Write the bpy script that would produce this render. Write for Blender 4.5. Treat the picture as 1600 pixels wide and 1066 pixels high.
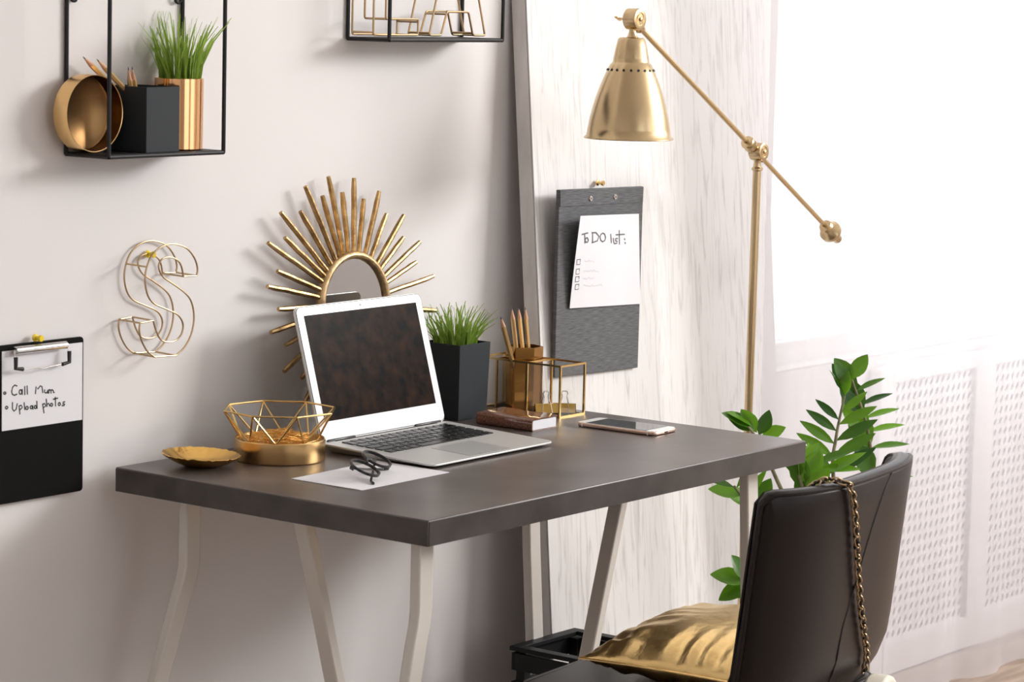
import bpy, bmesh, math, random
from mathutils import Vector, Matrix, Quaternion
random.seed(7)
PI = math.pi
for o in list(bpy.data.objects): bpy.data.objects.remove(o, do_unlink=True)
scene = bpy.context.scene
COL = scene.collection

# ------------------------------------------------------------------ camera
cam_d = bpy.data.cameras.new('camera')
cam_d.sensor_width = 36.0
cam_d.lens = 98.835
cam_d.clip_end = 60
cam = bpy.data.objects.new('camera', cam_d); COL.objects.link(cam)
YAW, PITCH, ROLL = math.radians(52.7777), math.radians(7.1276), math.radians(1.4517)
fw = Vector((math.sin(YAW)*math.cos(PITCH), math.cos(YAW)*math.cos(PITCH), -math.sin(PITCH)))
rt = Vector((math.cos(YAW), -math.sin(YAW), 0)); up = rt.cross(fw)
r2 = rt*math.cos(ROLL) + up*math.sin(ROLL); u2 = -rt*math.sin(ROLL) + up*math.cos(ROLL)
cam.matrix_world = Matrix(((r2.x, u2.x, -fw.x, -2.99427), (r2.y, u2.y, -fw.y, -3.03554), (r2.z, u2.z, -fw.z, 1.48527), (0, 0, 0, 1)))
cam_d.dof.use_dof = True; cam_d.dof.focus_distance = 4.65; cam_d.dof.aperture_fstop = 11
scene.camera = cam

# ------------------------------------------------------------------ world and lights
W = bpy.data.worlds.new('daylight'); scene.world = W; W.use_nodes = True
bg = W.node_tree.nodes['Background']; bg.inputs[0].default_value = (0.96, 0.98, 1.0, 1); bg.inputs[1].default_value = 1.6
def area(name, loc, target, sx, sy, power, col):
    d = bpy.data.lights.new(name, 'AREA'); d.shape = 'RECTANGLE'; d.size = sx; d.size_y = sy; d.energy = power; d.color = col
    o = bpy.data.objects.new(name, d); COL.objects.link(o); o.location = loc
    o.rotation_euler = (Vector(target) - Vector(loc)).to_track_quat('-Z', 'Y').to_euler()
    return o
area('side_window_daylight', (4.0, -3.3, 2.62), (0.5, -0.1, 0.9), 2.2, 1.0, 175, (1.0, 0.985, 0.97))
area('back_window_daylight', (2.6, 0.75, 1.6), (2.3, -1.0, 1.2), 1.5, 1.5, 8, (1.0, 0.99, 1.0))
vs = scene.view_settings
vs.view_transform = 'Standard'; vs.look = 'None'; vs.gamma = 1.0; vs.use_curve_mapping = False; vs.exposure = 0.29
try: scene.cycles.use_denoising = True
except Exception: pass

# ------------------------------------------------------------------ materials
def mat(name, col, rough=0.5, metal=0.0, **k):
    m = bpy.data.materials.new(name); m.use_nodes = True
    b = m.node_tree.nodes['Principled BSDF']
    b.inputs['Base Color'].default_value = (*col, 1); b.inputs['Roughness'].default_value = rough; b.inputs['Metallic'].default_value = metal
    for key, v in k.items(): b.inputs[key.replace('_', ' ')].default_value = v
    return m
def nodes(m): return m.node_tree.nodes, m.node_tree.links, m.node_tree.nodes['Principled BSDF']
def noise_col(m, c1, c2, scale=(1, 1, 1), ns=5, detail=6, lo=.35, hi=.65, dist=0.0):
    n, l, b = nodes(m)
    tc = n.new('ShaderNodeTexCoord'); mp = n.new('ShaderNodeMapping'); mp.inputs['Scale'].default_value = scale
    t = n.new('ShaderNodeTexNoise'); t.inputs['Scale'].default_value = ns; t.inputs['Detail'].default_value = detail; t.inputs['Distortion'].default_value = dist
    r = n.new('ShaderNodeValToRGB'); r.color_ramp.elements[0].position = lo; r.color_ramp.elements[1].position = hi
    r.color_ramp.elements[0].color = (*c1, 1); r.color_ramp.elements[1].color = (*c2, 1)
    l.new(tc.outputs['Object'], mp.inputs[0]); l.new(mp.outputs[0], t.inputs['Vector']); l.new(t.outputs['Fac'], r.inputs[0]); l.new(r.outputs[0], b.inputs['Base Color'])
    return t, r, mp
def bump(m, scale=(1, 1, 1), ns=200, strength=.15, dist=.002, detail=3):
    n, l, b = nodes(m)
    tc = n.new('ShaderNodeTexCoord'); mp = n.new('ShaderNodeMapping'); mp.inputs['Scale'].default_value = scale
    t = n.new('ShaderNodeTexNoise'); t.inputs['Scale'].default_value = ns; t.inputs['Detail'].default_value = detail
    bm_ = n.new('ShaderNodeBump'); bm_.inputs['Strength'].default_value = strength; bm_.inputs['Distance'].default_value = dist
    l.new(tc.outputs['Object'], mp.inputs[0]); l.new(mp.outputs[0], t.inputs['Vector']); l.new(t.outputs['Fac'], bm_.inputs['Height']); l.new(bm_.outputs[0], b.inputs['Normal'])
    return m
M = {}
M['wall'] = bump(mat('wall_paint', (.735, .71, .70), .9), (1, 1, 6), 90, .10, .001)
M['floor'] = mat('floor_laminate', (.35, .265, .20), .5); noise_col(M['floor'], (.28, .205, .15), (.43, .325, .255), (1, 14, 1), 3)
M['ceiling'] = mat('ceiling_paint', (.8, .79, .78), .9)
M['white_paint'] = mat('white_paint', (.80, .79, .79), .4)
M['pale_wall'] = mat('painted_wall_outdoor', (.6, .58, .56), .9)
M['board'] = mat('whitewashed_wood', (.85, .83, .81), .55)
t, r, mp = noise_col(M['board'], (.50, .475, .46), (.70, .685, .675), (55, 55, 1.3), 1.6, 5, .24, .50, 1.2)
bump(M['board'], (120, 120, 2), 3, .15, .001, 4)
M['board_edge'] = mat('whitewashed_wood_edge', (.66, .63, .615), .8); noise_col(M['board_edge'], (.58, .55, .535), (.74, .71, .695), (8, 8, 2), 3)
M['desk'] = mat('dark_concrete_laminate', (.09, .078, .073), .33)
noise_col(M['desk'], (.062, .049, .043), (.128, .103, .092), (1, 1, 1), 9, 9, .28, .75); bump(M['desk'], (1, 1, 1), 120, .05, .001)
M['desk_edge'] = mat('dark_concrete_edge', (.05, .045, .042), .45); noise_col(M['desk_edge'], (.028, .023, .020), (.068, .056, .051), (1, 1, 1), 16, 8, .3, .75)
M['trestle'] = mat('beige_painted_steel', (.60, .565, .52), .28)
M['brass'] = mat('polished_brass', (.80, .55, .23), .22, 1.0)
M['satin_brass'] = mat('satin_brass', (.66, .47, .23), .30, 1.0)
M['lampbrass'] = mat('brushed_lamp_brass', (.58, .44, .255), .25, 1.0); bump(M['lampbrass'], (1, 1, 60), 30, .05, .0005)
M['champagne'] = mat('champagne_wire', (.46, .33, .19), .28, 1.0)
M['gold_leaf'] = mat('gold_leaf_relief', (.82, .50, .14), .22, 1.0)
bump(M['gold_leaf'], (1, 1, 1), 110, .45, .002, 1)
M['antique'] = mat('antique_gold_leaf', (.55, .36, .16), .36, 1.0); noise_col(M['antique'], (.25, .15, .06), (.56, .38, .18), (1, 1, 1), 60, 6, .3, .7); bump(M['antique'], (1, 1, 1), 160, .4, .002)
M['ring'] = mat('antique_gold_ring', (.62, .44, .23), .45, 1.0); noise_col(M['ring'], (.50, .34, .17), (.72, .53, .30), (1, 1, 1), 70); bump(M['ring'], (1, 1, 1), 150, .5, .002)
M['copper'] = mat('polished_copper', (.83, .47, .23), .10, 1.0)
M['dark_reflection'] = mat('gold_painted_dark_reflection', (.26, .145, .06), .22, 1.0)  # inside of the gold dish: its dark reflections painted as a darker metal
M['gold_box'] = mat('brushed_gold', (.72, .47, .21), .26, 1.0)
M['clipgold'] = mat('binder_clip_gold', (.55, .37, .10), .35, 1.0)
M['goldpaper'] = mat('gold_clips', (.85, .52, .16), .25, 1.0)
M['black_metal'] = mat('black_powder_coat', (.010, .010, .011), .5, Specular_IOR_Level=.3)
M['charcoal'] = bump(mat('charcoal_card', (.024, .028, .032), .6, Specular_IOR_Level=.2), (1, 1, 1), 300, .08, .001)
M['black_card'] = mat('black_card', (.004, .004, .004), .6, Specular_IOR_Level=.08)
M['black_plastic'] = mat('black_plastic', (.012, .012, .013), .25)
M['rubber'] = mat('black_rubber', (.012, .012, .012), .6)
M['steel'] = mat('chrome_steel', (.66, .64, .62), .18, 1.0)
M['alu'] = mat('silver_aluminium', (.60, .60, .585), .42, .55)
M['trackpad'] = mat('trackpad_aluminium', (.48, .49, .48), .38, .55)
M['white_gloss'] = mat('white_glossy_bezel', (.86, .86, .86), .15)
M['screen'] = mat('screen_painted_reflection', (.01, .007, .005), .25)
noise_col(M['screen'], (.0015, .001, .001), (.026, .0105, .0042), (1, 1, 1), 42, 4, .36, .68)  # brown mottling paints a reflection into the screen colour
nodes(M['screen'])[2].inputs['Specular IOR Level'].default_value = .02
M['key'] = mat('black_key', (.007, .007, .008), .3, Specular_IOR_Level=.3)
M['phone_glass'] = mat('phone_glass', (.012, .013, .014), .04)
M['rose'] = mat('rose_gold', (.72, .52, .42), .25, 1.0)
M['paper'] = mat('white_paper', (.73, .725, .755), .8)
M['ink'] = mat('black_ink', (.02, .02, .022), .6)
M['pencil_ink'] = mat('grey_marker_ink', (.09, .09, .10), .6)
M['faint_ink'] = mat('faint_pencil', (.50, .49, .52), .8)
M['pin_yellow'] = mat('yellow_plastic', (.85, .62, .02), .3)
M['mirror'] = mat('smoked_mirror_glass', (.42, .41, .405), .02, 1.0)
M['fabric'] = mat('grey_bookcloth', (.085, .088, .092), .8, Specular_IOR_Level=.25)
noise_col(M['fabric'], (.062, .064, .068), (.17, .173, .18), (22, 22, 330), 2, 8, .25, .75); bump(M['fabric'], (300, 1, 500), 3, .2, .001)
M['pencil'] = mat('gold_pencil_lacquer', (.62, .40, .17), .3, .6)
M['wood'] = mat('pencil_wood', (.60, .33, .20), .7)
M['lead'] = mat('graphite', (.05, .05, .055), .4)
def leafy(name, c1, c2, rough, tr, ns):
    m = mat(name, c1, rough); n, l, b = nodes(m)
    oi = n.new('ShaderNodeObjectInfo'); tc = n.new('ShaderNodeTexCoord'); t = n.new('ShaderNodeTexNoise'); t.inputs['Scale'].default_value = ns; t.inputs['Detail'].default_value = 1
    ad = n.new('ShaderNodeMath'); ad.operation = 'ADD'; mu = n.new('ShaderNodeMath'); mu.operation = 'MULTIPLY'; mu.inputs[1].default_value = .5
    r = n.new('ShaderNodeValToRGB'); r.color_ramp.elements[0].color = (*c1, 1); r.color_ramp.elements[1].color = (*c2, 1); r.color_ramp.elements[0].position = .2; r.color_ramp.elements[1].position = .8
    l.new(tc.outputs['Object'], t.inputs['Vector']); l.new(t.outputs['Fac'], ad.inputs[0]); l.new(oi.outputs['Random'], ad.inputs[1]); l.new(ad.outputs[0], mu.inputs[0]); l.new(mu.outputs[0], r.inputs[0]); l.new(r.outputs[0], b.inputs['Base Color'])
    tl = n.new('ShaderNodeBsdfTranslucent'); mx_ = n.new('ShaderNodeMixShader'); mx_.inputs[0].default_value = tr; l.new(r.outputs[0], tl.inputs[0]); l.new(b.outputs[0], mx_.inputs[1]); l.new(tl.outputs[0], mx_.inputs[2]); l.new(mx_.outputs[0], n['Material Output'].inputs[0])
    return m
M['grass_dark'] = leafy('grass_blade', (.035, .12, .012), (.42, .60, .09), .4, .3, 34)
M['leaf'] = leafy('zz_leaf', (.022, .085, .012), (.20, .46, .02), .26, .38, .6)
M['stem'] = mat('zz_stem', (.16, .16, .07), .5); noise_col(M['stem'], (.10, .11, .05), (.24, .22, .12), (1, 1, 1), 60)
M['pot'] = mat('grey_planter', (.35, .34, .33), .6); M['soil'] = mat('soil', (.03, .02, .015), .9)
M['leather'] = bump(mat('dark_brown_leather', (.010, .0073, .0070), .33, Specular_IOR_Level=.22), (1, 1, 1), 420, .12, .001)
M['thread'] = mat('leather_seam', (.006, .005, .005), .6)
M['gold_leather'] = mat('gold_leatherette', (.92, .66, .29), .30, 1.0); bump(M['gold_leather'], (1, 1, 1), 38, .35, .006, 4)
M['book'] = mat('brown_glitter_cover', (.17, .075, .045), .14, .1, Coat_Weight=.8)
noise_col(M['book'], (.085, .030, .018), (.30, .13, .085), (1, 1, 1), 500, 2, .3, .7)
M['cream'] = mat('cream_leather', (.72, .66, .56), .4)
M['black_wood'] = mat('black_stained_wood', (.007, .008, .009), .5, Specular_IOR_Level=.2)

def glass_mat(name, col, fac=.85, rough=.02):
    m = bpy.data.materials.new(name); m.use_nodes = True; n, l = m.node_tree.nodes, m.node_tree.links; n.clear()
    o = n.new('ShaderNodeOutputMaterial'); t = n.new('ShaderNodeBsdfTransparent'); g = n.new('ShaderNodeBsdfGlossy'); x = n.new('ShaderNodeMixShader')
    t.inputs[0].default_value = (*col, 1); g.inputs[0].default_value = (1, 1, 1, 1); g.inputs['Roughness'].default_value = rough
    x.inputs[0].default_value = 1 - fac; l.new(t.outputs[0], x.inputs[1]); l.new(g.outputs[0], x.inputs[2]); l.new(x.outputs[0], o.inputs[0])
    return m
M['glass'] = glass_mat('clear_glass', (.985, .985, .98), .965)
M['window_glass'] = glass_mat('window_glass', (.98, .99, .99), .95)
M['lens'] = glass_mat('spectacle_lens', (.93, .93, .93), .66)
def amber():
    m = mat('amber_gold_glass', (.36, .18, .045), .10, .8); return m
M['amber'] = amber()
def sheer():
    m = bpy.data.materials.new('sheer_voile'); m.use_nodes = True; n, l = m.node_tree.nodes, m.node_tree.links; n.clear()
    o = n.new('ShaderNodeOutputMaterial'); t = n.new('ShaderNodeBsdfTransparent'); d = n.new('ShaderNodeBsdfDiffuse'); tl = n.new('ShaderNodeBsdfTranslucent')
    a = n.new('ShaderNodeMixShader'); b = n.new('ShaderNodeMixShader')
    d.inputs[0].default_value = (.66, .64, .665, 1); tl.inputs[0].default_value = (.85, .83, .86, 1); t.inputs[0].default_value = (1, 1, 1, 1)
    a.inputs[0].default_value = .55; b.inputs[0].default_value = .64
    l.new(d.outputs[0], a.inputs[1]); l.new(tl.outputs[0], a.inputs[2]); l.new(t.outputs[0], b.inputs[1]); l.new(a.outputs[0], b.inputs[2]); l.new(b.outputs[0], o.inputs[0])
    return m
M['sheer'] = sheer()

# ------------------------------------------------------------------ mesh helpers
class MB:
    def __init__(s): s.v = []; s.f = []
    def add(s, vs, fs, mx=None):
        k = len(s.v)
        for p in vs: s.v.append(tuple(mx @ Vector(p)) if mx else tuple(p))
        for f in fs: s.f.append(tuple(i + k for i in f))
        return s
    def box(s, lo, hi, mx=None):
        x0, y0, z0 = lo; x1, y1, z1 = hi
        v = [(x0, y0, z0), (x1, y0, z0), (x1, y1, z0), (x0, y1, z0), (x0, y0, z1), (x1, y0, z1), (x1, y1, z1), (x0, y1, z1)]
        return s.add(v, [(0, 3, 2, 1), (4, 5, 6, 7), (0, 1, 5, 4), (1, 2, 6, 5), (2, 3, 7, 6), (3, 0, 4, 7)], mx)
    def bar(s, a, b, w, h, ref=(0, 0, 1)):
        a, b = Vector(a), Vector(b); d = (b - a).normalized(); u = d.cross(Vector(ref))
        if u.length < 1e-4: u = d.cross(Vector((0, 1, 0)))
        u.normalize(); n = u.cross(d)
        v = []
        for p in (a, b):
            for (i, j) in ((-1, -1), (1, -1), (1, 1), (-1, 1)): v.append(p + u*i*w/2 + n*j*h/2)
        return s.add(v, [(0, 1, 2, 3), (7, 6, 5, 4), (0, 4, 5, 1), (1, 5, 6, 2), (2, 6, 7, 3), (3, 7, 4, 0)])
    def tube(s, pts, r, n=8, closed=False, cap=True):
        pts = [Vector(p) for p in pts]; N = len(pts)
        rs = r if isinstance(r, (list, tuple)) else [r]*N
        k = len(s.v); prev = None
        for i, p in enumerate(pts):
            if closed: d = pts[(i+1) % N] - pts[i-1]
            else: d = pts[min(i+1, N-1)] - pts[max(i-1, 0)]
            d = d.normalized() if d.length > 1e-9 else Vector((0, 0, 1))
            if prev is None:
                a = Vector((0, 0, 1)) if abs(d.z) < .9 else Vector((1, 0, 0)); u = d.cross(a).normalized()
            else:
                u = prev - d*prev.dot(d); u = u.normalized() if u.length > 1e-6 else d.orthogonal().normalized()
            prev = u; w = d.cross(u)
            for j in range(n):
                t = 2*PI*j/n; s.v.append(tuple(p + (u*math.cos(t) + w*math.sin(t))*rs[i]))
        for i in range(N if closed else N-1):
            a = k + i*n; b = k + ((i+1) % N)*n
            for j in range(n): s.f.append((a+j, a+(j+1) % n, b+(j+1) % n, b+j))
        if cap and not closed:
            s.f.append(tuple(k+j for j in reversed(range(n)))); s.f.append(tuple(k+(N-1)*n+j for j in range(n)))
        return s
    def lathe(s, prof, n=32, mx=None, closed=False, cap=True):
        k = len(s.v)
        for (r, z) in prof:
            for j in range(n):
                t = 2*PI*j/n; p = Vector((r*math.cos(t), r*math.sin(t), z)); s.v.append(tuple(mx @ p if mx else p))
        m = len(prof)
        for i in range(m if closed else m-1):
            a = k + i*n; b = k + ((i+1) % m)*n
            for j in range(n): s.f.append((a+j, a+(j+1) % n, b+(j+1) % n, b+j))
        if cap and not closed:
            if prof[0][0] > 1e-6: s.f.append(tuple(k+j for j in reversed(range(n))))
            if prof[-1][0] > 1e-6: s.f.append(tuple(k+(m-1)*n+j for j in range(n)))
        return s
    def prism(s, poly, z0, z1, mx=None):
        n = len(poly); v = [(x, y, z0) for x, y in poly] + [(x, y, z1) for x, y in poly]
        f = [tuple(reversed(range(n))), tuple(range(n, 2*n))] + [(i, (i+1) % n, n+(i+1) % n, n+i) for i in range(n)]
        return s.add(v, f, mx)
    def build(s, name, m, parent=None, smooth=True, bevel=0, seg=2, origin=None, sub=0, angle=35):
        off = Vector((0, 0, 0))
        if parent: off = parent_origin(parent)
        elif origin: off = Vector(origin)
        me = bpy.data.meshes.new(name); me.from_pydata([tuple(Vector(p) - off) for p in s.v], [], s.f)
        b = bmesh.new(); b.from_mesh(me); bmesh.ops.remove_doubles(b, verts=b.verts, dist=1e-6); bmesh.ops.recalc_face_normals(b, faces=b.faces); b.to_mesh(me); b.free()
        me.materials.append(m if not isinstance(m, str) else M[m])
        o = bpy.data.objects.new(name, me); COL.objects.link(o)
        if parent: o.parent = parent
        elif origin: o.location = origin
        if smooth:
            me.polygons.foreach_set('use_smooth', [True]*len(me.polygons))
            try: me.set_sharp_from_angle(angle=math.radians(angle))
            except Exception: pass
        if bevel:
            md = o.modifiers.new('bevel', 'BEVEL'); md.width = bevel; md.segments = seg; md.limit_method = 'ANGLE'; md.angle_limit = math.radians(40); md.harden_normals = False
        if sub:
            md = o.modifiers.new('subdivision', 'SUBSURF'); md.levels = sub; md.render_levels = sub
        return o
def parent_origin(p):
    v = Vector((0, 0, 0))
    while p: v += p.location; p = p.parent
    return v
def thing(name, label, cat, loc, group=None):
    o = bpy.data.objects.new(name, None); COL.objects.link(o); o.location = loc; o.empty_display_size = .05
    o['label'] = label; o['category'] = cat
    if group: o['group'] = group
    return o
def tag(o, label, cat, group=None):
    o['label'] = label; o['category'] = cat
    if group: o['group'] = group
    return o
def struct(o): o['kind'] = 'structure'; return o
def inst(src, name, parent, loc=(0, 0, 0), rot=None, scale=None):
    o = bpy.data.objects.new(name, src.data if hasattr(src, 'data') else src); COL.objects.link(o); o.parent = parent; o.location = loc
    if rot is not None:
        if isinstance(rot, Quaternion): o.rotation_mode = 'QUATERNION'; o.rotation_quaternion = rot
        else: o.rotation_euler = rot
    if scale is not None: o.scale = scale if isinstance(scale, (tuple, list)) else (scale,)*3
    return o
def circle(c, r, n=32, ax='z', a0=0):
    out = []
    for i in range(n):
        t = a0 + 2*PI*i/n; a, b = r*math.cos(t), r*math.sin(t)
        out.append((c[0]+a, c[1]+b, c[2]) if ax == 'z' else ((c[0]+a, c[1], c[2]+b) if ax == 'y' else (c[0], c[1]+a, c[2]+b)))
    return out
def rrect(x0, y0, x1, y1, r, n=5):
    out = []
    for cx, cy, a in ((x1-r, y0+r, -90), (x1-r, y1-r, 0), (x0+r, y1-r, 90), (x0+r, y0+r, 180)):
        for i in range(n+1):
            t = math.radians(a + 90*i/n); out.append((cx+r*math.cos(t), cy+r*math.sin(t)))
    return out
def ribbon(mb, pts, w, y, mx=None):          # flat pen stroke in the x-z plane
    P = [Vector((a, 0, b)) for a, b in pts]; L = []; R_ = []
    for i, p in enumerate(P):
        d = P[min(i+1, len(P)-1)] - P[max(i-1, 0)]; d = d.normalized() if d.length else Vector((1, 0, 0)); nn = Vector((-d.z, 0, d.x))*w/2
        ext = d*w*.35*(-1 if i == 0 else (1 if i == len(P)-1 else 0))
        L.append(p+nn+ext); R_.append(p-nn+ext)
    k = len(P); v = []
    for p in L + R_:
        q = Vector((p.x, y(p.x, p.z) if callable(y) else y, p.z)); v.append(q)
    mb.add(v, [(i, i+1, k+i+1, k+i) for i in range(k-1)])

# traced outlines: wire letter S, handwriting on the note (x, z), handwriting on the list (u, v of the sheet)
S_OUT= [(0.1313,1.0368),(0.1328,1.0483),(0.1259,1.0643),(0.1085,1.0805),(0.0810,1.0886),(0.0565,1.0867),(0.0351,1.0755),(0.0233,1.0572),(0.0196,1.0364),(0.0252,1.0151),(0.0388,1.0007),(0.0660,0.9900),(0.0908,0.9794),(0.1020,0.9649),(0.0995,0.9496),(0.0858,0.9400),(0.0667,0.9397),(0.0530,0.9457),(0.0434,0.9600),(0.0378,0.9748),(0.0097,0.9732),(0.0085,0.9609),(0.0140,0.9451),(0.0263,0.9287),(0.0412,0.9191),(0.0876,0.9170),(0.1053,0.9277),(0.1189,0.9441),(0.1255,0.9631),(0.1252,0.9826),(0.1180,1.0007),(0.1040,1.0134),(0.0819,1.0265),(0.0599,1.0386),(0.0503,1.0497),(0.0488,1.0594),(0.0568,1.0675),(0.0731,1.0691),(0.0895,1.0627),(0.0979,1.0525),(0.1017,1.0377)]
NOTE= [[(-0.2048,0.8946),(-0.2088,0.8963),(-0.2128,0.8937),(-0.2148,0.888),(-0.2136,0.8832),(-0.2092,0.8813),(-0.2047,0.8825)],[(-0.1949,0.8847),(-0.1957,0.8824),(-0.1976,0.8816),(-0.1995,0.8828),(-0.2003,0.8853),(-0.1995,0.8876),(-0.1976,0.8884),(-0.1957,0.8872),(-0.1949,0.8847)],[(-0.1943,0.8884),(-0.194,0.881)],[(-0.1892,0.8922),(-0.1891,0.8805)],[(-0.1847,0.8926),(-0.184,0.8805)],[(-0.168,0.8797),(-0.1671,0.8901),(-0.1635,0.886),(-0.1585,0.8903),(-0.1554,0.889),(-0.1535,0.88)],[(-0.1499,0.8833),(-0.1499,0.8799),(-0.1476,0.8785),(-0.1448,0.8794),(-0.1444,0.8828),(-0.1439,0.8782)],[(-0.1416,0.8778),(-0.1415,0.8828)],[(-0.1414,0.8815),(-0.1394,0.8828),(-0.1373,0.8811),(-0.1371,0.8775)],[(-0.1371,0.8811),(-0.1351,0.8824),(-0.1328,0.8806),(-0.1321,0.8775),(-0.1304,0.8777)],[(-0.226,0.8861),(-0.2267,0.885),(-0.2282,0.8847),(-0.2298,0.8853),(-0.2304,0.8866),(-0.2298,0.8877),(-0.2282,0.888),(-0.2267,0.8874),(-0.226,0.8861)],[(-0.2222,0.8645),(-0.2229,0.8633),(-0.2246,0.8629),(-0.2263,0.8636),(-0.2271,0.865),(-0.2263,0.8662),(-0.2246,0.8666),(-0.2229,0.8659),(-0.2222,0.8645)],[(-0.2131,0.8711),(-0.2131,0.8614),(-0.21,0.8582),(-0.2058,0.8606),(-0.204,0.8682)],[(-0.2002,0.8648),(-0.1986,0.8528)],[(-0.2002,0.8644),(-0.1962,0.8654),(-0.1939,0.8621),(-0.1975,0.8594)],[(-0.1904,0.8685),(-0.189,0.8582)],[(-0.1823,0.8599),(-0.183,0.8583),(-0.1847,0.8578),(-0.1865,0.8587),(-0.1872,0.8604),(-0.1865,0.862),(-0.1848,0.8625),(-0.183,0.8616),(-0.1823,0.8599)],[(-0.174,0.86),(-0.1746,0.8586),(-0.1762,0.8581),(-0.1778,0.8589),(-0.1785,0.8605),(-0.1778,0.862),(-0.1762,0.8625),(-0.1746,0.8617),(-0.174,0.86)],[(-0.1735,0.8624),(-0.173,0.8572)],[(-0.1661,0.8596),(-0.1667,0.8581),(-0.1683,0.8576),(-0.1699,0.8584),(-0.1706,0.86),(-0.1699,0.8615),(-0.1683,0.862),(-0.1667,0.8612),(-0.1661,0.8596)],[(-0.1654,0.868),(-0.1647,0.8574)],[(-0.1538,0.8627),(-0.151,0.8495)],[(-0.1538,0.8624),(-0.1498,0.8633),(-0.1475,0.8593),(-0.1515,0.8574)],[(-0.1466,0.8694),(-0.1452,0.8583)],[(-0.1452,0.8608),(-0.142,0.8629),(-0.1397,0.8585)],[(-0.1338,0.8596),(-0.1344,0.8581),(-0.136,0.8577),(-0.1377,0.8585),(-0.1383,0.8601),(-0.1377,0.8616),(-0.1361,0.8621),(-0.1344,0.8613),(-0.1338,0.8596)],[(-0.1286,0.8703),(-0.1278,0.8573)],[(-0.1324,0.8678),(-0.1237,0.8685)],[(-0.1182,0.8591),(-0.1188,0.8576),(-0.1204,0.8571),(-0.1221,0.8579),(-0.1228,0.8595),(-0.1221,0.861),(-0.1205,0.8615),(-0.1188,0.8607),(-0.1182,0.8591)],[(-0.1094,0.8616),(-0.1131,0.8614),(-0.1131,0.8592),(-0.1091,0.8578),(-0.1105,0.8561),(-0.1147,0.8565)]]
TODO = [[(0.061,0.799),(0.154,0.813)],[(0.102,0.807),(0.123,0.705)],[(0.171,0.734),(0.166,0.716),(0.15,0.709),(0.132,0.717),(0.122,0.736),(0.127,0.754),(0.143,0.761),(0.162,0.753),(0.171,0.734)],[(0.232,0.808),(0.244,0.706)],[(0.221,0.813),(0.288,0.812),(0.341,0.77),(0.318,0.721),(0.237,0.704)],[(0.45,0.755),(0.44,0.722),(0.409,0.709),(0.376,0.724),(0.36,0.758),(0.37,0.791),(0.401,0.804),(0.434,0.789),(0.45,0.755)],[(0.532,0.788),(0.548,0.695)],[(0.576,0.74),(0.586,0.692)],[(0.646,0.738),(0.608,0.734),(0.608,0.717),(0.644,0.704),(0.637,0.685),(0.596,0.682)],[(0.67,0.825),(0.679,0.674)],[(0.619,0.779),(0.759,0.78)],[(0.76,0.732),(0.767,0.722)],[(0.768,0.691),(0.775,0.679)]]
BOX = [[(0.029,0.527),(0.078,0.53)],[(0.029,0.527),(0.029,0.475)],[(0.078,0.53),(0.079,0.504)],[(0.081,0.49),(0.079,0.474),(0.03,0.473)],[(0.033,0.424),(0.082,0.427)],[(0.033,0.424),(0.034,0.372)],[(0.082,0.427),(0.083,0.401)],[(0.084,0.387),(0.083,0.37),(0.034,0.37)],[(0.038,0.341),(0.087,0.344)],[(0.038,0.341),(0.039,0.29)],[(0.087,0.344),(0.087,0.318)],[(0.089,0.304),(0.088,0.288),(0.039,0.287)],[(0.047,0.256),(0.094,0.259)],[(0.047,0.256),(0.047,0.205)],[(0.094,0.259),(0.094,0.233)],[(0.096,0.219),(0.095,0.203),(0.048,0.202)]]
FAINT = [[(0.138,0.512),(0.152,0.503),(0.165,0.507),(0.179,0.5),(0.192,0.499),(0.204,0.515),(0.217,0.516),(0.233,0.492),(0.245,0.508),(0.258,0.508),(0.274,0.486),(0.286,0.5),(0.3,0.489)],[(0.145,0.401),(0.158,0.396),(0.17,0.41),(0.185,0.395),(0.199,0.388),(0.211,0.398),(0.224,0.391),(0.237,0.392),(0.249,0.409),(0.264,0.389),(0.276,0.393),(0.289,0.401),(0.301,0.408),(0.317,0.384),(0.329,0.395),(0.342,0.387),(0.356,0.382),(0.369,0.386),(0.382,0.38)],[(0.154,0.323),(0.168,0.311),(0.18,0.321),(0.195,0.306),(0.207,0.307),(0.218,0.329),(0.231,0.328),(0.244,0.325),(0.26,0.303),(0.271,0.317),(0.284,0.311),(0.297,0.32),(0.31,0.314)],[(0.163,0.248),(0.176,0.248),(0.189,0.241),(0.202,0.24),(0.216,0.231),(0.228,0.237),(0.241,0.229),(0.254,0.231),(0.267,0.226),(0.279,0.235),(0.291,0.249),(0.305,0.228),(0.318,0.225),(0.331,0.226),(0.343,0.235),(0.356,0.23),(0.368,0.244),(0.382,0.226),(0.394,0.233),(0.406,0.24),(0.418,0.246),(0.433,0.223),(0.446,0.219)]]
# ------------------------------------------------------------------ room shell
WX0, WX1, WZ0, WZ1 = 1.86, 3.25, .715, 2.35          # window opening in the back wall
w = MB()
w.box((-3.6, 0, 0), (WX0, .16, 3.2)); w.box((WX1, 0, 0), (4.2, .16, 3.2)); w.box((WX0, 0, 0), (WX1, .16, WZ0)); w.box((WX0, 0, WZ1), (WX1, .16, 3.2))
struct(w.build('wall_back', 'wall', smooth=False))
struct(MB().box((-3.6, -4.6, -.06), (4.2, .16, 0)).build('floor', 'floor', smooth=False))
struct(MB().box((-3.6, -4.6, 3.2), (4.2, .16, 3.26)).build('ceiling', 'ceiling', smooth=False))
struct(MB().box((-3.72, -4.6, 0), (-3.6, .16, 3.2)).build('wall_left', 'wall', smooth=False))
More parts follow.
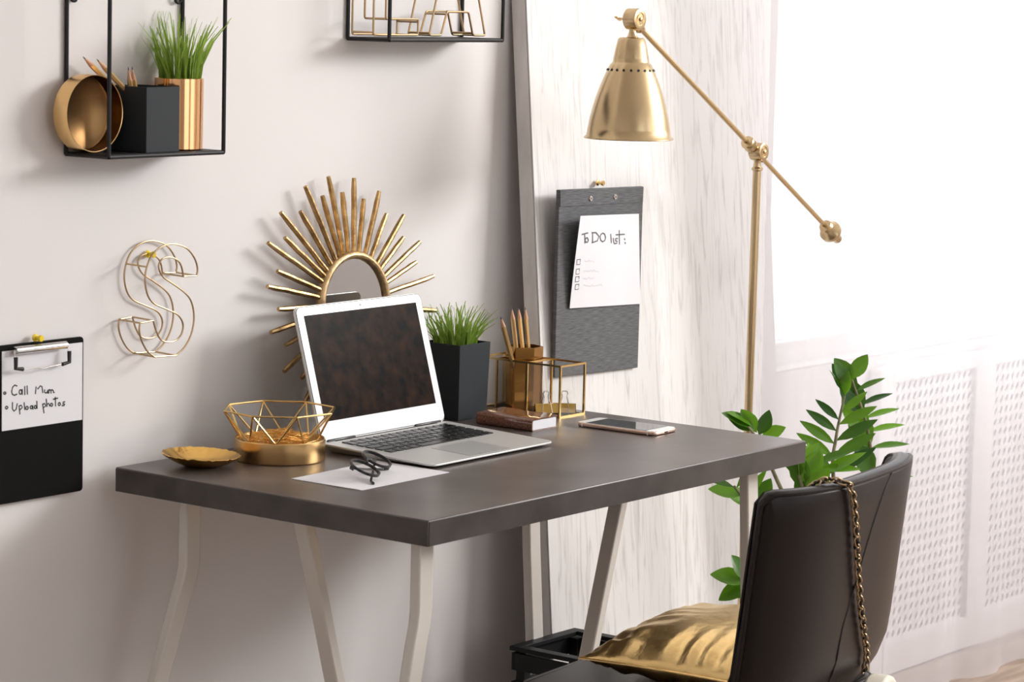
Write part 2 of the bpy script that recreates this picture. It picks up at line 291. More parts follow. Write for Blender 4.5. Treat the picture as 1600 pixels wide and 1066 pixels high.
# unseen right wall, opening shaped high so mirror and screen reflect plain wall
w = MB(); w.box((4.2, -4.6, 0), (4.32, .16, 2.1)); w.box((4.2, -.9, 2.1), (4.32, .16, 3.2)); w.box((4.2, -4.6, 2.1), (4.32, -3.9, 3.2)); w.box((4.2, -3.9, 3.0), (4.32, -.9, 3.2))
struct(w.build('wall_right', 'wall', smooth=False))
w = MB(); w.box((-3.72, -4.72, 0), (4.32, -4.6, .8)); w.box((-3.72, -4.72, 2.7), (4.32, -4.6, 3.2)); w.box((-3.72, -4.72, .8), (-1.6, -4.6, 2.7)); w.box((.2, -4.72, .8), (.9, -4.6, 2.7)); w.box((2.7, -4.72, .8), (4.32, -4.6, 2.7))  # unseen wall added for darker reflections, with openings that let in fill light
struct(w.build('wall_front', 'wall', smooth=False))
win = thing('window_1', 'white framed window behind the sheer curtain', 'window', (WX0, .06, WZ0)); win['kind'] = 'structure'
m = MB(); t = .05
m.box((WX0, .05, WZ0), (WX0+t, .11, WZ1)); m.box((WX1-t, .05, WZ0), (WX1, .11, WZ1)); m.box((WX0+t, .05, WZ0), (WX1-t, .11, WZ0+t)); m.box((WX0+t, .05, WZ1-t), (WX1-t, .11, WZ1))
m.box((2.53, .05, WZ0+t), (2.58, .11, WZ1-t)); m.build('window_frame', 'white_paint', win, bevel=.003)
for a, b in ((WX0+t, 2.53), (2.58, WX1-t)): MB().box((a, .077, WZ0+t), (b, .083, WZ1-t)).build('pane', 'window_glass', win, smooth=False)
MB().box((WX0, .0005, WZ0), (WX1, .05, WZ0+.006)).build('window_sill', 'white_paint', win, bevel=.004)

# radiator screen under the window: a perforated white panel in a frame
M['shade_grey'] = mat('grey_painted_shade', (.30, .295, .30), .6)  # grey that paints the shade seen through the perforations
sc = thing('radiator_screen', 'white perforated radiator screen under the window behind the curtain', 'radiator cover', (2.7, -.02, 0))
m = MB(); m.box((2.28, -.035, 0), (2.335, -.002, .69)); m.box((2.715, -.035, 0), (2.80, -.002, .69)); m.box((3.18, -.035, 0), (3.235, -.002, .69))
for a, b in ((2.335, 2.715), (2.80, 3.18)): m.box((a, -.035, .655), (b, -.002, .69)); m.box((a, -.035, 0), (b, -.002, .075))
m.build('screen_frame', 'white_paint', sc, bevel=.003)
for RX0, RX1 in ((2.335, 2.715), (2.80, 3.18)):
    m = MB(); nx = 15; cw = (RX1-RX0)/nx; nz = 23; ch = (.655-.075)/nz
    for i in range(nx):
        for j in range(nz):
            cx = RX0 + (i+.5)*cw; cz = .075 + (j+.5)*ch; hole = []; sh = .35
            for k in range(8):
                a = 2*PI*k/8; px, pz = math.cos(a)*.0060, math.sin(a)*.0085; hole.append((cx + px + pz*.55, -.022, cz + pz))
            o4 = [(cx+cw/2, -.022, cz), (cx+cw/2, -.022, cz+ch/2), (cx, -.022, cz+ch/2), (cx-cw/2, -.022, cz+ch/2), (cx-cw/2, -.022, cz), (cx-cw/2, -.022, cz-ch/2), (cx, -.022, cz-ch/2), (cx+cw/2, -.022, cz-ch/2)]
            m.add(o4 + hole, [(k, (k+1) % 8, 8+(k+1) % 8, 8+k) for k in range(8)])
    m.build('perforated_panel', 'white_paint', sc, smooth=False)
    MB().box((RX0, -.008, .075), (RX1, -.003, .655)).build('shade_backing', 'shade_grey', sc, smooth=False)  # added plate standing for the shade behind the perforated panel

# sheer curtain in soft folds
m = MB(); NU, NV = 260, 12; X0, X1 = 1.512, 3.15
for i in range(NU+1):
    u = i/NU; x = X0 + (X1-X0)*u
    for j in range(NV+1):
        v = j/NV; z = .012 + 2.5*v
        fold = math.sin(x*2*PI/.098 + .8*math.sin(x*7)) * .005 + math.sin(x*2*PI/.29 + 1.0 + .5*math.sin(x*5))*.036
        k = .75 + .25*math.sin(3*v + x*2)
        m.v.append((x + .01*math.sin(v*5 + x*9), -.208 + fold*k*.75 + .012*(1-v)*math.sin(x*11), z + .004*math.sin(x*17)))
for i in range(NU):
    for j in range(NV):
        a = i*(NV+1)+j; m.f.append((a, a+NV+1, a+NV+2, a+1))
cur = thing('curtain', 'sheer white curtain hanging in folds in front of the window', 'curtain', (2.4, -.208, 0))
m.build('voile', 'sheer', cur, angle=180)
m = MB(); m.tube([(X0+.02, -.208, 2.54), (X1+.05, -.208, 2.54)], .012, 12); m.build('curtain_rod', 'steel', cur)

# whitewashed board leaning on the wall
BZ = 1.53
def board_y(z): return -.1630 + .0837*z           # front face
m = MB(); bx0, bx1, th = .966, 1.74, .033; N = 12
bp_ = thing('wooden_board', 'tall whitewashed wooden board with vertical grain leaning against the wall', 'board', (1.35, -.14, 0))
mf = MB()
mf.add([(bx0, board_y(0), 0), (bx1, board_y(0), 0), (bx1, board_y(BZ), BZ), (bx0, board_y(BZ), BZ), (bx0+.002, board_y(0)+.004, 0), (bx1-.002, board_y(0)+.004, 0), (bx1-.002, board_y(BZ)+.004, BZ), (bx0+.002, board_y(BZ)+.004, BZ)],
       [(0, 1, 2, 3), (4, 7, 6, 5), (0, 3, 7, 4), (1, 5, 6, 2), (2, 6, 7, 3), (0, 4, 5, 1)])
mf.build('board_face', 'board', bp_, smooth=False)
me_ = MB(); y0, y1 = board_y(0)+.004, board_y(BZ)+.004
me_.add([(bx0, y0, 0), (bx1, y0, 0), (bx1, y1, BZ), (bx0, y1, BZ), (bx0, y0+th-.004, 0), (bx1, y0+th-.004, 0), (bx1, y1+th-.004, BZ), (bx0, y1+th-.004, BZ)],
        [(0, 1, 2, 3), (4, 7, 6, 5), (0, 3, 7, 4), (1, 5, 6, 2), (2, 6, 7, 3), (0, 4, 5, 1)])
me_.build('board_core', 'board_edge', bp_, smooth=False)

# ------------------------------------------------------------------ desk
DT, DW, DD, DTH = .75, 1.0, .613, .0378; DB = -.01
desk = thing('desk', 'dark concrete-look desktop on two pale three-legged trestles', 'desk', (.5, -.3, 0))
top = MB().box((0, DB-DD, DT-DTH), (DW, DB, DT)).build('desktop', 'desk', desk, bevel=.0022, seg=3)
eb = MB(); e = .0012
eb.box((-e, DB-DD+.002, DT-DTH+.001), (0, DB-.002, DT-.0024)); eb.box((.002, DB-DD-e, DT-DTH+.001), (DW-.002, DB-DD, DT-.0024)); eb.box((DW, DB-DD+.002, DT-DTH+.001), (DW+e, DB-.002, DT-.0024))
eb.build('edge_band', 'desk_edge', top, smooth=False)
def trestle(x, s, name):
    zt = DT - DTH
    t = thing(name, 'x', 'trestle', (x, -.33, 0))
    t['label'] = ('pale beige steel trestle under the left end of the desk, nearest the camera' if s < 0 else 'pale beige steel trestle under the right end of the desk, by the chair')
    MB().box((x-.016, -.582, zt-.010), (x+.016, -.105, zt)).build('top_beam', 'trestle', t, bevel=.002)
    for y0, dy in ((-.118, .06), (-.572, -.06)):
        if s > 0: pts = [(x, y0, zt-.001), (x, y0-.010, zt-.2), (x+.004, y0-.045, -.0135)]
        else: pts = [(x+s*.004, y0, zt-.001), (x+s*.004, y0, zt-.105), (x+s*.008, y0+dy*.02, zt-.125), (x+s*.017, y0+dy*.05, zt-.150), (x+s*.19, y0+dy*.75, -.0135)]
        m = MB(); k = 0
        for i, p in enumerate(pts):
            for a, b in ((-.016, -.009), (.016, -.009), (.016, .009), (-.016, .009)): m.v.append((p[0]+a, p[1]+b, p[2]))
        for i in range(len(pts)-1):
            for j in range(4): m.f.append((i*4+j, i*4+(j+1) % 4, i*4+4+(j+1) % 4, i*4+4+j))
        m.f += [(3, 2, 1, 0), tuple((len(pts)-1)*4+j for j in range(4))]
        m.build('leg', 'trestle', t, bevel=.003, angle=30)
    m = MB()
    for z, dx in ((zt-.001, 0), (-.0135, -s*.215)):
        for a, b in ((-.010, -.0135), (.010, -.0135), (.010, .0135), (-.010, .0135)): m.v.append((x-s*.008+dx+a, -.335+b, z))
    m.f = [(3, 2, 1, 0), (4, 5, 6, 7)] + [(j, (j+1) % 4, 4+(j+1) % 4, 4+j) for j in range(4)]
    m.build('leg', 'trestle', t, bevel=.003)
trestle(.055, -1, 'trestle'); trestle(.905, 1, 'trestle')

# ------------------------------------------------------------------ wall shelves
def shelf(name, label, x, wd, z, h, rings):
    d = .0927; r = .0032; t = thing(name, label, 'shelf', (x+wd/2, 0, z), 'black wire wall shelves')
    m = MB(); y = -.004
    MB().box((x+.002, -d+.002, z+.001), (x+wd-.002, y-.001, z+.0035)).build('shelf_plate', 'black_metal', t, smooth=False)
    m.tube([(x, -d, z), (x+wd, -d, z), (x+wd, y, z), (x, y, z)], r, 8, closed=False); m.tube([(x, y, z), (x, -d, z)], r, 8)
    m.build('bottom_rim', 'black_metal', t)
    for px, py in ((x, -d), (x+wd, -d), (x, y), (x+wd, y)): MB().tube([(px, py, z), (px, py, z+h)], r, 8).build('upright', 'black_metal', t)
    m = MB(); m.tube([(x, -d, z+h), (x+wd, -d, z+h), (x+wd, y, z+h), (x, y, z+h)], r, 8); m.tube([(x, y, z+h), (x, -d, z+h)], r, 8); m.build('top_rim', 'black_metal', t)
    if rings:
        for px in (x+.012, x+wd-.012):
            MB().tube(circle((px, -.006, z+rings), .0065, 14, 'y'), .0022, 6, closed=True).build('hanging_eye', 'black_metal', t)
    return t
shelf('wall_shelf', 'black wire wall shelf holding a grassy copper pot and a black pencil cup', -.1, .242, 1.2283, .30, .230)
shelf('wall_shelf', 'black wire wall shelf holding two gold wire letters, near the wooden board', .53, .301, 1.3985, .30, 0)

def wire_letter(name, label, outline, y0, y1, joins, r, parent_z, smooth_pts=True, loc=None):
    t = thing(name, label, 'wire letter', loc)
    f = [(a, y0, b) for a, b in outline]; k = [(a, y1, b) for a, b in outline]
    MB().tube(f, r, 8, closed=True).build('front_outline', 'champagne', t); MB().tube(k, r, 8, closed=True).build('back_outline', 'champagne', t)
    for i in joins: MB().tube([f[i], k[i]], r, 8).build('cross_wire', 'champagne', t)
    return t
def rounded(poly, r=.004, n=3):
    out = []; N = len(poly)
    for i in range(N):
        p, a, b = Vector(poly[i]), Vector(poly[i-1]), Vector(poly[(i+1) % N])
        da, db = (a-p), (b-p); ra = min(r, da.length*.4, db.length*.4); s = p+da.normalized()*ra; e = p+db.normalized()*ra
        for j in range(n+1):
            q = j/n; out.append(tuple(s*(1-q)**2 + p*2*q*(1-q) + e*q*q))
    return out
Lz = 1.4065
Lp = [(.5082, 1.59), (.5082, Lz), (.6221, Lz), (.6221, 1.4325), (.5390, 1.4325), (.5390, 1.59)]
wire_letter('wire_letter', 'gold wire letter L standing on the wall shelf beside the wire A', rounded(Lp), -.077, -.032, [4*i for i in range(6)], .0018, Lz, loc=(.565, -.055, Lz))
Ap = [(.7050, 1.59), (.6517, Lz), (.6829, Lz), (.6976, 1.4455), (.7555, 1.4455), (.7691, Lz), (.8023, Lz), (.7440, 1.59)]
wire_letter('wire_letter', 'gold wire letter A standing on the wall shelf, right of the wire L', rounded(Ap), -.077, -.032, [4*i for i in range(8)], .0018, Lz, loc=(.727, -.055, Lz))

# big S on the wall
def spline(P, closed=True, n=4, corners=()):
    out = []; N = len(P)
    for i in range(N if closed else N-1):
        p0, p1, p2, p3 = P[i-1], P[i], P[(i+1) % N], P[(i+2) % N]
        if i in corners: p0 = p1
        if (i+1) % N in corners: p3 = p2
        for j in range(n):
            t = j/n; out.append(tuple(.5*((2*b) + (-a+c)*t + (2*a-5*b+4*c-d)*t*t + (-a+3*b-3*c+d)*t**3) for a, b, c, d in zip(p0, p1, p2, p3)))
    return out
So = spline(S_OUT, True, 4, {0, 19, 20, 24, 25, 40})
S_t = thing('wire_letter', 'large gold wire letter S hung on the wall by a yellow pin', 'wire letter', (.07, -.006, 1.0))
fr = [(a, -.050, b) for a, b in So]; bk = [(a, -.006, b+.0015) for a, b in So]
MB().tube(fr, .0014, 8, closed=True).build('front_outline', 'champagne', S_t); MB().tube(bk, .0014, 8, closed=True).build('back_outline', 'champagne', S_t)
for i in (0, 19, 20, 24, 25, 40, 7): MB().tube([fr[i*4], bk[i*4]], .0014, 8).build('cross_wire', 'champagne', S_t)
def pushpin(name, label, c, colm, r=.005):
    mx = Matrix.Translation(Vector(c)) @ Matrix.Rotation(PI/2, 4, 'X')
    t = thing(name, label, 'push pin', c)
    MB().lathe([(r*1.15, .004), (r*1.15, .0055), (r*.6, .007), (r*.55, .013), (r*.95, .0145), (r, .017), (r*.85, .0185)], 18, mx).build('pin_head', colm, t)
    MB().lathe([(.0006, -.001), (.0006, .005)], 8, mx).build('needle', 'steel', t)
pushpin('push_pin', 'yellow push pin holding the gold wire letter S', (.0710, 0, 1.0705), 'pin_yellow')

# ------------------------------------------------------------------ left clipboard
cb = thing('clipboard', 'black clipboard with a handwritten note hanging on the wall', 'clipboard', (-.155, -.006, .722))
mx = Matrix(((1, 0, 0, 0), (0, 0, -1, 0), (0, 1, 0, 0), (0, 0, 0, 1)))      # local (x,y,z) -> world (x,-z,y)
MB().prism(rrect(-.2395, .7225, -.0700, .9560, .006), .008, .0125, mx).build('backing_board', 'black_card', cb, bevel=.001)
def note_y(x, z): return -.0142
m = MB(); xs = [-.2333 + (.1597)*i/6 for i in range(7)]
note = thing('paper_note', 'white note on the black clipboard reading Call Mum, Upload photos', 'paper', (-.153, -.0133, .831))
MB().box((-.2333, -.0138, .8310), (-.0736, -.0128, .9475)).build('sheet', 'paper', note, smooth=False)
m = MB()
for s_ in NOTE: ribbon(m, s_, .0022, -.0140)
m.build('handwriting', 'ink', note, smooth=False)
mxr = Matrix.Translation((-.165, -.0215, .9480)) @ Matrix.Rotation(PI/2, 4, 'Y')
MB().lathe([(.0050, -.051), (.0058, -.050), (.0058, .050), (.0050, .051)], 20, mxr).build('clip_bar', 'steel', cb)
MB().box((-.215, -.0225, .9435), (-.115, -.0125, .9470)).build('clip_plate', 'steel', cb, bevel=.001)
MB().tube([(-.216, -.0215, .948), (-.2185, -.024, .943), (-.2180, -.026, .925), (-.2165, -.026, .921), (-.175, -.026, .9195), (-.165, -.027, .9175), (-.155, -.026, .9195), (-.114, -.026, .9220), (-.1125, -.026, .926), (-.1120, -.024, .943), (-.114, -.0215, .948)], .0011, 8).build('clip_wire', 'steel', cb)
for s, x in ((1, -.2180), (-1, -.1122)):
    m = MB(); m.tube([(x, -.026, .939), (x, -.026, .9225), (x+s*.014, -.026, .9205)], .0031, 8); m.build('rubber_cover', 'rubber', cb)
pushpin('push_pin', 'yellow push pin above the clipboard on the wall', (-.1640, -.004, .9615), 'pin_yellow')

# ------------------------------------------------------------------ clipboard on the board
fo = thing('clipboard', 'grey cloth-covered clipboard with a to do list hung on the wooden board', 'clipboard', (1.12, -.105, .80))
def slab(m, quad, y0, y1):
    v = [(x, y1, z) for x, z in quad] + [(x, y0, z) for x, z in quad]; n = len(quad)
    return m.add(v, [tuple(range(n)), tuple(reversed(range(n, 2*n)))] + [(i, n+i, n+(i+1) % n, (i+1) % n) for i in range(n)])
CX0, CX1, CZ0, CZ1 = .9905, 1.2505, .8000, 1.1350
slab(MB(), [(CX0, CZ0+.003), (CX1, CZ0-.003), (CX1, CZ1-.002), (CX0, CZ1+.002)], -.0975, -.105).build('cover', 'fabric', fo, bevel=.0015)
slab(MB(), [(CX0+.002, CZ1-.028), (CX1-.002, CZ1-.031), (CX1-.001, CZ1-.003), (CX0+.001, CZ1+.001)], -.105, -.1062).build('top_flap', 'fabric', fo, bevel=.0006)
mxf = lambda x, z: Matrix.Translation((x, -.1062, z)) @ Matrix.Rotation(PI/2, 4, 'X')
for x, z in ((1.0835, 1.1180), (1.1590, 1.1178)):
    MB().lathe([(.0016, 0), (.0045, 0), (.0052, .0008), (.0045, .0018), (.0016, .0018)], 16, mxf(x, z), closed=True).build('rivet', 'steel', fo)
pushpin('push_pin', 'brass push pin above the grey clipboard on the wooden board', (1.1500, board_y(1.1415)-.001, 1.1415), 'brass', .0048)
pl = thing('paper_note', 'white To DO list sheet lifting off the grey clipboard', 'paper', (1.14, -.107, .915))
P00, P10, P11, P01 = (1.0240, .9250), (1.2475, .9165), (1.2345, 1.0835), (1.0180, 1.0918)    # bl br tr tl
def sheet_pt(u, v):
    x = (P00[0]*(1-u)+P10[0]*u)*(1-v) + (P01[0]*(1-u)+P11[0]*u)*v; z = (P00[1]*(1-u)+P10[1]*u)*(1-v) + (P01[1]*(1-u)+P11[1]*u)*v
    return x, -.1075 - .0225*(1-u)**1.2*(v**1.1) - .0025*(1-u), z
m = MB(); NU = 10
for sgn in (0, .0004):
    k = len(m.v)
    for i in range(NU+1):
        for j in range(NU+1):
            p = sheet_pt(i/NU, j/NU); m.v.append((p[0], p[1]+sgn, p[2]))
    for i in range(NU):
        for j in range(NU): a = k+i*(NU+1)+j; m.f.append((a, a+NU+1, a+NU+2, a+1) if not sgn else (a, a+1, a+NU+2, a+NU+1))
m.build('sheet', 'paper', pl)
for nm, data, wd, mt in (('handwriting', TODO, .0024, 'pencil_ink'), ('check_boxes', BOX, .0012, 'pencil_ink'), ('faint_handwriting', FAINT, .0005, 'faint_ink')):
    m = MB()
    for st in data:
        P = [Vector(sheet_pt(u, v)) for u, v in st]; k = len(P); A = []; B = []
        for i, p in enumerate(P):
            d = P[min(i+1, k-1)] - P[max(i-1, 0)]; d.y = 0; d = d.normalized(); nn = Vector((-d.z, 0, d.x))*wd/2; ex = d*wd*.35*(-1 if i == 0 else (1 if i == k-1 else 0))
            A.append(p+nn+ex-Vector((0, .0006, 0))); B.append(p-nn+ex-Vector((0, .0006, 0)))
        m.add(A+B, [(i, i+1, k+i+1, k+i) for i in range(k-1)])
    m.build(nm, mt, pl, smooth=False)
# ------------------------------------------------------------------ things on the left shelf
SZ = 1.2320
MB_ = MB()
def square_cup(t, name, x0, y0, x1, y1, z0, z1, wall, flare=0.0, m='charcoal'):
    o = MB(); f = flare
    A = [(x0, y0, z0), (x1, y0, z0), (x1, y1, z0), (x0, y1, z0)]; B = [(x0-f, y0-f, z1), (x1+f, y0-f, z1), (x1+f, y1+f, z1), (x0-f, y1+f, z1)]
    C = [(x0-f+wall, y0-f+wall, z1), (x1+f-wall, y0-f+wall, z1), (x1+f-wall, y1+f-wall, z1), (x0-f+wall, y1+f-wall, z1)]; D = [(x0+wall, y0+wall, z0+wall), (x1-wall, y0+wall, z0+wall), (x1-wall, y1-wall, z0+wall), (x0+wall, y1-wall, z0+wall)]
    fs = [(3, 2, 1, 0)]
    for k in (0, 4, 8):
        for i in range(4): fs.append((k+i, k+(i+1) % 4, k+4+(i+1) % 4, k+4+i))
    fs.append((12, 13, 14, 15)); o.add(A+B+C+D, fs)
    return o.build(name, m, t, bevel=.0008)
cup = thing('pencil_cup', 'black square pencil cup on the wall shelf', 'pencil cup', (.0155, -.047, SZ))
square_cup(cup, 'cup_body', -.0195, -.0885, .0505, -.0065, SZ, SZ+.097, .003)
def pencil(label, tip, base, group, colm='pencil', r=.0040):
    tip, base = Vector(tip), Vector(base); d = (tip-base); L = d.length; q = d.to_track_quat('Z', 'Y').to_matrix().to_4x4(); mx = Matrix.Translation(base) @ q
    t = thing('pencil', label, 'pencil', base, group)
    MB().lathe([(r, 0), (r, L-.021)], 6, mx).build('shaft', colm, t, angle=30)
    MB().lathe([(r*.98, L-.021), (.0011, L-.005)], 12, mx).build('sharpened_wood', 'wood', t)
    MB().lathe([(.0012, L-.0052), (.0002, L)], 8, mx).build('lead', 'lead', t)
gs = 'pencils in the shelf cup'
pencil('leftmost pencil in the black shelf cup, leaning far out over the gold dish', (-.083, -.020, 1.372), (.040, -.020, 1.282), gs)
pencil('second pencil from the left in the black shelf cup, leaning over its rim', (-.0745, -.040, 1.369), (.040, -.040, 1.280), gs)
pencil('third pencil from the left in the black shelf cup, standing upright', (.0035, -.027, 1.3570), (.020, -.030, SZ+.006), gs)
pencil('rightmost pencil in the black shelf cup, standing upright', (.0115, -.027, 1.3575), (.030, -.032, SZ+.006), gs)

gd = thing('gold_dish', 'round brushed gold dish propped upright on the wall shelf', 'dish', (-.083, -.035, SZ))
mx = Matrix.Translation((-.0835, -.0175, SZ+.0575)) @ Matrix.Rotation(math.radians(90), 4, 'X')
MB().lathe([(0, 0), (.054, 0), (.057, .002), (.057, .029), (.0565, .030), (.0555, .0295)], 48, mx, cap=False).build('dish_body', 'gold_box', gd)
MB().lathe([(.0555, .0295), (.0550, .004), (.052, .0022), (0, .0018)], 48, mx, cap=False).build('dish_interior', 'dark_reflection', gd)

def grass(t, cx, cy, z, rx, ry, n, h0, h1, lean, seed):
    rnd = random.Random(seed); m = MB()
    for i in range(n):
        a = rnd.uniform(0, 2*PI); q = math.sqrt(rnd.random()); bx, by = cx+rx*q*math.cos(a), cy+ry*q*math.sin(a)
        h = rnd.uniform(h0, h1)*(1.0-.25*q*rnd.random()); out = lean*q*rnd.uniform(.3, 1.2)*h; b = a + rnd.uniform(-.8, .8); wd = rnd.uniform(.0014, .0030); tw = rnd.uniform(0, PI)
        ux, uy = math.cos(tw), math.sin(tw); L = []
        for k, s in enumerate((0, .35, .7, 1)):
            px, py, pz = bx+out*s*s*math.cos(b), min(by+out*s*s*math.sin(b), -.004), z+h*s*(1-.08*s*lean); ww = wd*(1-s*.92)**.55
            L += [(px-ux*ww, py-uy*ww, pz), (px+ux*ww, py+uy*ww, pz)]
        m.add(L, [(2*k, 2*k+1, 2*k+3, 2*k+2) for k in range(3)])
    o = m.build('grass', 'grass_dark', t, smooth=False); o['kind'] = 'stuff'; return o
cp = thing('grass_pot', 'copper cylinder pot of green grass on the wall shelf', 'potted grass', (.0925, -.0465, SZ))
mx = Matrix.Translation((.0925, -.0465, SZ))
MB().lathe([(0, 0), (.034, 0), (.0365, .002), (.0372, .1075), (.0362, .108), (.0352, .107), (.0350, .095), (0, .095)], 48, mx).build('copper_pot', 'copper', cp)
grass(cp, .0925, -.0465, SZ+.09, .029, .029, 150, .070, .132, .52, 3)

# ------------------------------------------------------------------ sunburst mirror leaning on the desk
mc = Vector((.522, 0, .962))
def mir_y(z): return -.0475 + .075*(z-.7566)*.9
mt = thing('sunburst_mirror', 'round mirror in an antique gold sunburst frame, leaning on the wall behind the laptop', 'mirror', (.522, -.047, .7566))
tilt = math.atan(.0675)
mxm = Matrix.Translation((mc.x, mir_y(mc.z), mc.z)) @ Matrix.Rotation(PI/2 - tilt, 4, 'X')
MB().lathe([(0, -.004), (.078, -.004), (.078, .0015), (0, .0015)], 48, mxm).build('mirror_glass', 'mirror', mt)
rp = []
for i in range(12):
    a = 2*PI*i/12; rp.append((.0825+.0070*math.cos(a), .001+.0085*math.sin(a)))
MB().lathe(rp, 64, mxm, closed=True).build('ring_frame', 'ring', mt)
rays = [(-172, .207), (-163, .180), (-152, .201), (-141, .174), (-23, .190), (-7, .216), (9, .212), (20, .176), (28, .199), (38, .169), (46, .196), (58, .171), (68, .198), (79, .176), (87, .209), (96, .187), (104, .22), (111, .195), (119, .228), (128, .202), (137, .235), (144, .203), (151, .233), (160, .196), (168, .214), (178, .185),
        (-131, .20), (-121, .175), (-111, .20), (-101, .175), (-91, .192), (-81, .175), (-71, .19), (-61, .175), (-51, .19), (-38, .178)]
rnd = random.Random(5)
for a, L in rays:
    t = math.radians(a); d = Vector((math.cos(t), 0, math.sin(t)))
    p0 = mc + d*.087; p1 = mc + d*L
    if p1.z < .762:
        p1 = mc + d*((.963-.762)/max(.2, -d.z)) if False else mc + d*min(L, (mc.z-.7625)/-d.z)
    pts = []; N = 6
    for k in range(N+1):
        s = k/N; p = p0.lerp(p1, s); z = p.z; pts.append((p.x + rnd.uniform(-.0005, .0005), mir_y(z) - .001, z + rnd.uniform(-.0005, .0005)))
    w0 = .0042 if L > .18 else .0040
    MB().tube(pts, [w0*.95, w0*1.02, w0*1.05, w0*1.08, w0*1.08, w0*1.1, w0*.85], 8).build('ray', 'antique', mt)

DESKSET = []
def deskthing(*a, **k): t = thing(*a, **k); DESKSET.append(t); return t
Z0 = .75
# ------------------------------------------------------------------ laptop
LM = Matrix.Translation((.3282, -.3649, Z0)) @ Matrix.Rotation(math.radians(1.34), 4, 'Z')
lap = deskthing('laptop', 'open silver laptop with white bezel and dark screen painted with a brown reflection on the desk', 'laptop', (.49, -.25, Z0))
def deck(v): return .0068 + .0092*v/.227
ol = rrect(0, 0, .325, .227, .013, 6); inn = rrect(.013, .010, .312, .220, .010, 6); n = len(ol)
m = MB(); V = [(u, v, deck(v)) for u, v in ol] + [(u, v, deck(v)-.0028) for u, v in ol] + [(u, v, .0012) for u, v in inn]
m.add(V, [tuple(range(n)), tuple(reversed(range(2*n, 3*n)))] + [(k*n+i, (k+1)*n+i, (k+1)*n+(i+1) % n, k*n+(i+1) % n) for k in (0, 1) for i in range(n)], LM)
base = m.build('base', 'alu', lap, bevel=.0005, angle=25)
for u, v in ((.03, .02), (.295, .02), (.03, .205), (.295, .205)): MB().lathe([(.006, 0), (.006, .0016)], 12, LM @ Matrix.Translation((u, v, 0))).build('foot', 'rubber', lap)
def plate(name, mt_, u0, v0, u1, v1, h, parent, r=0.002):
    o = MB(); P = rrect(u0, v0, u1, v1, r, 3); nn = len(P)
    o.add([(u, v, deck(v)+.0000) for u, v in P] + [(u, v, deck(v)+h) for u, v in P], [tuple(range(nn, 2*nn))] + [(i, (i+1) % nn, nn+(i+1) % nn, nn+i) for i in range(nn)], LM)
    return o.build(name, mt_, parent, smooth=False)
plate('trackpad_gap', 'rubber', .1095, .0105, .2155, .0885, .00012, base)
plate('trackpad', 'trackpad', .1101, .0111, .2149, .0879, .0003, base)
plate('front_notch', 'trackpad', .150, .0002, .175, .004, .0002, base)
keymesh = {}
slope = math.atan(.0092/.227)
def key(u, v, w_, h_):
    k = (round(w_, 4), round(h_, 4))
    if k not in keymesh:
        o = MB(); P = rrect(-w_/2, -h_/2, w_/2, h_/2, .0015, 2); nn = len(P); o.add([(a, b, 0) for a, b in P] + [(a*.97, b*.97, .0014) for a, b in P], [tuple(range(nn, 2*nn))] + [(i, (i+1) % nn, nn+(i+1) % nn, nn+i) for i in range(nn)])
        me = bpy.data.meshes.new('key'); me.from_pydata(o.v, [], o.f); me.materials.append(M['key']); keymesh[k] = me
    R_ = LM @ Matrix.Translation((u, v, deck(v)+.0002)) @ Matrix.Rotation(slope, 4, 'X')
    o = bpy.data.objects.new('key', keymesh[k]); COL.objects.link(o); o.parent = base; loc = R_.translation - parent_origin(lap); o.location = loc; o.rotation_euler = R_.to_euler()
P_ = .0190; ku0, ku1 = .0262, .2988; rows = []
kw = lambda ws: [(w_*(ku1-ku0)/sum(ws)) for w_ in ws]
rows.append((.2015, .0085, [1]*14)); rows.append((.1880, .0160, [1]*13+[1.5])); rows.append((.1690, .0160, [1.5]+[1]*13)); rows.append((.1500, .0160, [1.8]+[1]*11+[1.7]))
rows.append((.1310, .0160, [2.3]+[1]*10+[2.2])); rows.append((.1120, .0165, [1, 1, 1, 1.25, 5.2, 1.25, 1, 1, 1, 1]))
for v, h_, ws in rows:
    u = ku0
    for w_ in kw(ws):
        key(u+w_/2, v-.0008, w_-.0034, h_-.0006); u += w_
for a in (.05, .275):
    MB().box((a-.035, .221, .0145), (a+.035, .2295, .0190), LM).build('hinge', 'black_plastic', lap, bevel=.002)
LID = LM @ Matrix.Translation((0, .2235, .0155)) @ Matrix.Rotation(math.radians(74), 4, 'X')
lid = MB().prism(rrect(0, 0, .325, .220, .012, 6), -.0048, 0, LID).build('lid', 'alu', lap, bevel=.001)
MB().prism(rrect(.0014, .0014, .3236, .2186, .011, 6), 0, .0005, LID).build('gasket', 'rubber', lid, smooth=False)
MB().prism(rrect(.0026, .0026, .3224, .2174, .010, 6), 0, .0009, LID).build('bezel', 'white_gloss', lid, smooth=False)
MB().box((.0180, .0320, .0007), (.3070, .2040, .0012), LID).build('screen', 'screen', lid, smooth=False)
MB().lathe([(.0024, .0008), (.0024, .0013)], 12, LID @ Matrix.Translation((.1625, .2110, 0))).build('webcam', 'black_plastic', lid, smooth=False)
MB().box((.030, .2175, deck(.2175)), (.295, .2215, deck(.2175)+.0004), LM).build('hinge_slot', 'rubber', base, smooth=False)

